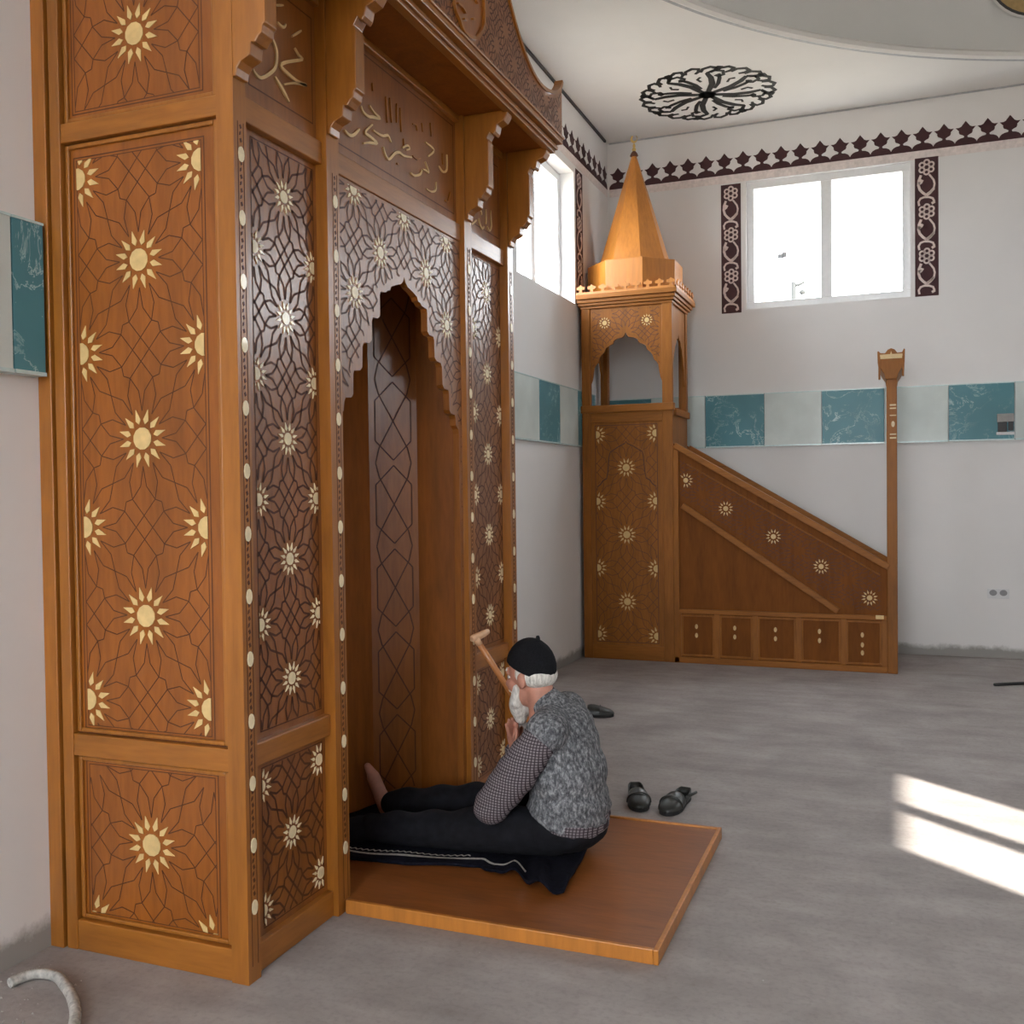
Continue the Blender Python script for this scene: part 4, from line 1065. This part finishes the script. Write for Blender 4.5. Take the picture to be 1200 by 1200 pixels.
blob_obj('trousers', trs, TROUS, MAN, .009, 4, [(V((1, 3.7, .066)), V((0, 0, -1)))], tfold)
blob_obj('sock', [('c', V((.62, 3.528, .115)), V((.56, 3.515, .112)), .052, .052), ('c', V((.56, 3.515, .110)), V((.478, 3.436, .112)), .052, .042)], TROUS, MAN, .007, 2)

# ------------------------------------------------------------------ walking stick
CN = thing('walking_stick', 'wooden walking stick leaning on the niche behind the seated man', 'walking stick', (1.13, 4.62, 0))
tp = V((.812, 4.185, .800)); bt = V((1.13, 4.62, .004)); ax = (tp - bt).normalized()
mb = MB(); mb.tube([bt + ax * .03, bt.lerp(tp, .3), bt.lerp(tp, .7), tp], [.0115, .012, .0135, .015], 12); obj('shaft', mb, CANE, CN)
mb = MB(); mb.tube([bt, bt + ax * .035], [.014, .013], 12); obj('rubber_tip', mb, SOLE, CN)
dh = V((.30, .93, .10)).normalized(); c0 = tp + ax * .022
mb = MB(); mb.tube([c0 - dh * .028 - V((0, 0, .002)), c0 - dh * .01, c0 + dh * .03, c0 + dh * .065 + V((0, 0, .004)), c0 + dh * .092 + V((0, 0, .008))], [.012, .017, .018, .0165, .013], 12)
mb.tube([tp - ax * .02, tp + ax * .02], [.0155, .017], 12); obj('handle', mb, CANEH, CN)

# ------------------------------------------------------------------ shoes
def shoe(label, loc, ang, mirror, strap=True, sc=1., group=None):
    t = thing('shoe', label, 'shoe', loc, group)
    c, s = math.cos(ang), math.sin(ang)
    def W(l, w, z): w *= mirror; l *= sc; w *= sc; return (loc[0] + c * l - s * w, loc[1] + s * l + c * w, loc[2] + z * sc)
    # l runs from heel (0) to toe (.28)
    prof = [(0., .020), (.012, .030), (.04, .034), (.09, .033), (.14, .039), (.19, .046), (.23, .044), (.26, .034), (.275, .018), (.28, .004)]
    lw = [(l, w + .004 * math.sin(l * 11)) for l, w in prof]; foot = [(l, w) for l, w in lw] + [(l, -w * .94) for l, w in lw[::-1]]
    mb = MB(); n = len(foot)
    mb.add([W(l, w, 0) for l, w in foot] + [W(l, w, .022) for l, w in foot], [tuple(range(n))[::-1], tuple(range(n, 2*n))] + [(i, (i+1) % n, n + (i+1) % n, n + i) for i in range(n)])
    obj('sole', mb, SOLE, t, .003)
    mb = MB(); mb.add([W(.006 + l * .96, w * .86, .0235) for l, w in foot], [tuple(range(n))]); obj('insole', mb, INSOLE, t)
    # vamp over the front half
    mb = MB(); secs = []; K = 13
    tops = [(.125, .066), (.145, .071), (.17, .068), (.20, .060), (.23, .051), (.255, .043), (.272, .034), (.281, .024)]
    def half(l):
        for (a, wa), (b, wb) in zip(lw, lw[1:]):
            if a <= l <= b: return wa + (wb - wa) * (l - a) / (b - a)
        return .004
    for l, h in tops:
        w = half(min(l, .279)) + .003
        secs += [W(l, w * math.cos(math.pi * k / (K-1)), .018 + (h - .018) * math.sin(math.pi * k / (K-1)) ** .75) for k in range(K)]
    for l, h in tops[::-1]:
        w = max(half(min(l, .279)) - .001, .002)
        secs += [W(l, w * math.cos(math.pi * k / (K-1)), .016 + (h - .022) * math.sin(math.pi * k / (K-1)) ** .75) for k in range(K)]
    m = len(secs) // K
    mb.add(secs, [(i*K+k, i*K+k+1, ((i+1) % m)*K+k+1, ((i+1) % m)*K+k) for i in range(m) for k in range(K-1)], 0, True); v = obj('vamp', mb, LEATH, t)
    mb = MB(); mb.tube([W(.20, (half(.20) + .004) * math.cos(math.pi * k / 12), .020 + .045 * math.sin(math.pi * k / 12) ** .75) for k in range(13)], .0032 * sc, 6); obj('seam', mb, LEATH, v)
    # heel counter
    mb = MB(); P = []; ls = [.11, .07, .03, .008, .0]
    rim = [(l, half(l) + .002) for l in ls] + [(l, -(half(l) + .002) * .94) for l in ls[::-1]]
    hs = [.036, .040, .046, .050, .052, .052, .050, .046, .040, .036]; n = len(rim)
    vs = [W(l, w, .016) for l, w in rim] + [W(l - .0, w, h) for (l, w), h in zip(rim, hs)] + [W(l * .97 + .004, w * .88, h) for (l, w), h in zip(rim, hs)] + [W(l * .97 + .004, w * .88, .02) for l, w in rim]
    mb.add(vs, [(q * n + i, q * n + i + 1, (q + 1) * n + i + 1, (q + 1) * n + i) for q in range(3) for i in range(n - 1)], 0, True); obj('heel_counter', mb, LEATH, t)
    if strap:
        mb = MB(); mb.tube([W(.13, .043, .045), W(.10, .060, .052), W(.07, .072, .056), W(.05, .066, .05)], [.006, .007, .007, .005], 8); obj('strap', mb, LEATH, t)
    return t
shoe('black slip on shoe beside the platform, the one nearer the man', (1.425, 4.70, 0), R_(-71), -1, False, 1.06, 'pair of black shoes by the platform')
shoe('black shoe with loose side strap, farther from the man of the pair', (1.675, 4.70, 0), R_(-97), 1, True, 1.06, 'pair of black shoes by the platform')
shoe('dark slipper half hidden behind the man, out on the concrete', (.585, 6.17, 0), R_(14), -1, True, 1.12)

# ------------------------------------------------------------------ floor oddments
HS = thing('conduit_hose', 'dusty pale ribbed plastic conduit curving over the floor by the wall', 'hose', (.25, 2.2, 0))
hp_ = [(.108, 2.195), (.120, 2.245), (.155, 2.275), (.215, 2.275), (.275, 2.245), (.335, 2.21), (.395, 2.165), (.45, 2.115), (.50, 2.05), (.54, 1.95), (.56, 1.8)]
sp = spl(hp_, 14); path = []; rad = []
for i, (x, y) in enumerate(sp): path.append((x, y, .0165)); rad.append(.0165 if i % 2 else .0135)
mb = MB(); mb.tube(path, rad, 12); obj('ribbed_tube', mb, HOSE, HS)
mb = MB(); mb.tube([(3.30, 8.075, .012), (3.36, 8.11, .012), (3.50, 8.19, .012), (3.7, 8.27, .012), (4.1, 8.30, .012)], [.010, .012, .012, .012, .012], 8); o = obj('black_cable', mb, CABLE, None, loc=(3.5, 8.2, 0)); props(o, 'short end of black cable lying on the floor at the right edge', 'cable')
mb = MB(); rnd = random.Random(3)
for k in range(130):
    r = rnd.random() ** 1.6
    x, y = (.02 + .30 * rnd.random() ** 1.8, 1.75 + .62 * rnd.random()) if k < 110 else (.2 + 2.6 * rnd.random(), 2.0 + 2.2 * rnd.random())
    if (.75 < x < 1.98 and y > 2.95) or (x < .83 and y > 2.42): continue
    s = .0015 + .0040 * rnd.random() ** 2 * (1 if k < 110 else .8); a = rnd.random() * 3
    mb.add([(x + s * math.cos(a + q * 2.1), y + s * math.sin(a + q * 2.1), 0) for q in range(3)] + [(x, y, s * .9)], [(0, 2, 1), (0, 1, 3), (1, 2, 3), (2, 0, 3)])
o = obj('plaster_crumbs', mb, plain('plaster_crumb', (.42, .40, .38), .9, var=.4), None, loc=(.2, 2.1, 0)); props(o, 'scattered plaster crumbs on the concrete floor near the niche', 'debris', kind='stuff')

# ------------------------------------------------------------------ outside
mb = MB(); mb.box(-60, 70, -60, 90, -.6, -.25); struct('ground', mb, GROUND)
UP = thing('utility_pole', 'pale utility pole outside, seen low in the far window', 'utility pole', (-1.29, 42, -.25))
mb = MB(); mb.tube([(-1.29, 42, -.25), (-1.29, 42, 9.9)], [.13, .10], 12); obj('pole', mb, STEEL, UP)
mb = MB(); mb.tube([(-1.3, 42, 9.72), (-1.1, 42, 9.76), (-.85, 42, 9.86)], .06, 8); obj('cross_arm', mb, STEEL, UP)
mb = MB(); mb.ball((-.95, 42, 9.45), (.13, .13, .11), 12); mb.tube([(-.95, 42, 9.5), (-.95, 42, 9.8)], .02, 6); obj('insulator', mb, STEEL, UP)

# ------------------------------------------------------------------ daylight
w = bpy.data.worlds.new('sky'); scn.world = w; w.use_nodes = True
nt = w.node_tree; bg = nt.nodes['Background']; bg.inputs[0].default_value = (.905, .95, 1.0, 1); bg.inputs[1].default_value = 12.0
SUNDIR = Vector((.76, -.651, 0)).normalized() * math.cos(R_(20.68)) + Vector((0, 0, math.sin(R_(20.68))))
sl = bpy.data.lights.new('sun', 'SUN'); sl.energy = 26; sl.angle = R_(.3); sl.color = (1, .93, .82)
so = bpy.data.objects.new('sun', sl); COL.objects.link(so); so.rotation_euler = SUNDIR.to_track_quat('Z', 'Y').to_euler(); so.location = (20, -10, 12)
def portal(c, sx, sz, nrm):
    l = bpy.data.lights.new('window_portal', 'AREA'); l.shape = 'RECTANGLE'; l.size = sx; l.size_y = sz
    l.cycles.is_portal = True
    o = bpy.data.objects.new('window_portal', l); COL.objects.link(o); o.location = c
    o.rotation_euler = (-Vector(nrm)).to_track_quat('Z', 'Y').to_euler()
for a0, a1, z0, z1 in HL: portal((-WT - .02, (a0 + a1) / 2, (z0 + z1) / 2), a1 - a0, z1 - z0, (1, 0, 0))
for a0, a1, z0, z1 in HR: portal((XR + WT + .02, (a0 + a1) / 2, (z0 + z1) / 2), a1 - a0, z1 - z0, (-1, 0, 0))
for a0, a1, z0, z1 in HB: portal(((a0 + a1) / 2, YB + WT + .02, (z0 + z1) / 2), a1 - a0, z1 - z0, (0, -1, 0))
for a0, a1, z0, z1 in HRR: portal(((a0 + a1) / 2, YR - WT - .02, (z0 + z1) / 2), a1 - a0, z1 - z0, (0, 1, 0))

# ------------------------------------------------------------------ camera
cam = bpy.data.cameras.new('camera'); co = bpy.data.objects.new('camera', cam); COL.objects.link(co); scn.camera = co
yaw, pit, rol, fpx = .3734, -.0223, -.0122, 1152.16
F = Vector((-math.sin(yaw) * math.cos(pit), math.cos(yaw) * math.cos(pit), math.sin(pit)))
r0 = Vector((math.cos(yaw), math.sin(yaw), 0)); u0 = r0.cross(F)
rr = r0 * math.cos(rol) + u0 * math.sin(rol); uu = -r0 * math.sin(rol) + u0 * math.cos(rol)
co.matrix_world = Matrix(((rr.x, uu.x, -F.x, 2.6317), (rr.y, uu.y, -F.y, 0), (rr.z, uu.z, -F.z, 1.5), (0, 0, 0, 1)))
cam.sensor_fit = 'HORIZONTAL'; cam.sensor_width = 36; cam.lens = fpx / 1200 * 36; cam.clip_start = .05; cam.clip_end = 300

# ------------------------------------------------------------------ render look
scn.view_settings.view_transform = 'Standard'; scn.view_settings.look = 'None'; scn.view_settings.gamma = 1
scn.view_settings.exposure = .56
scn.cycles.use_denoising = True; scn.cycles.max_bounces = 10; scn.cycles.diffuse_bounces = 7; scn.cycles.transparent_max_bounces = 12
scn.cycles.sample_clamp_indirect = 12; scn.cycles.caustics_reflective = False; scn.cycles.caustics_refractive = False
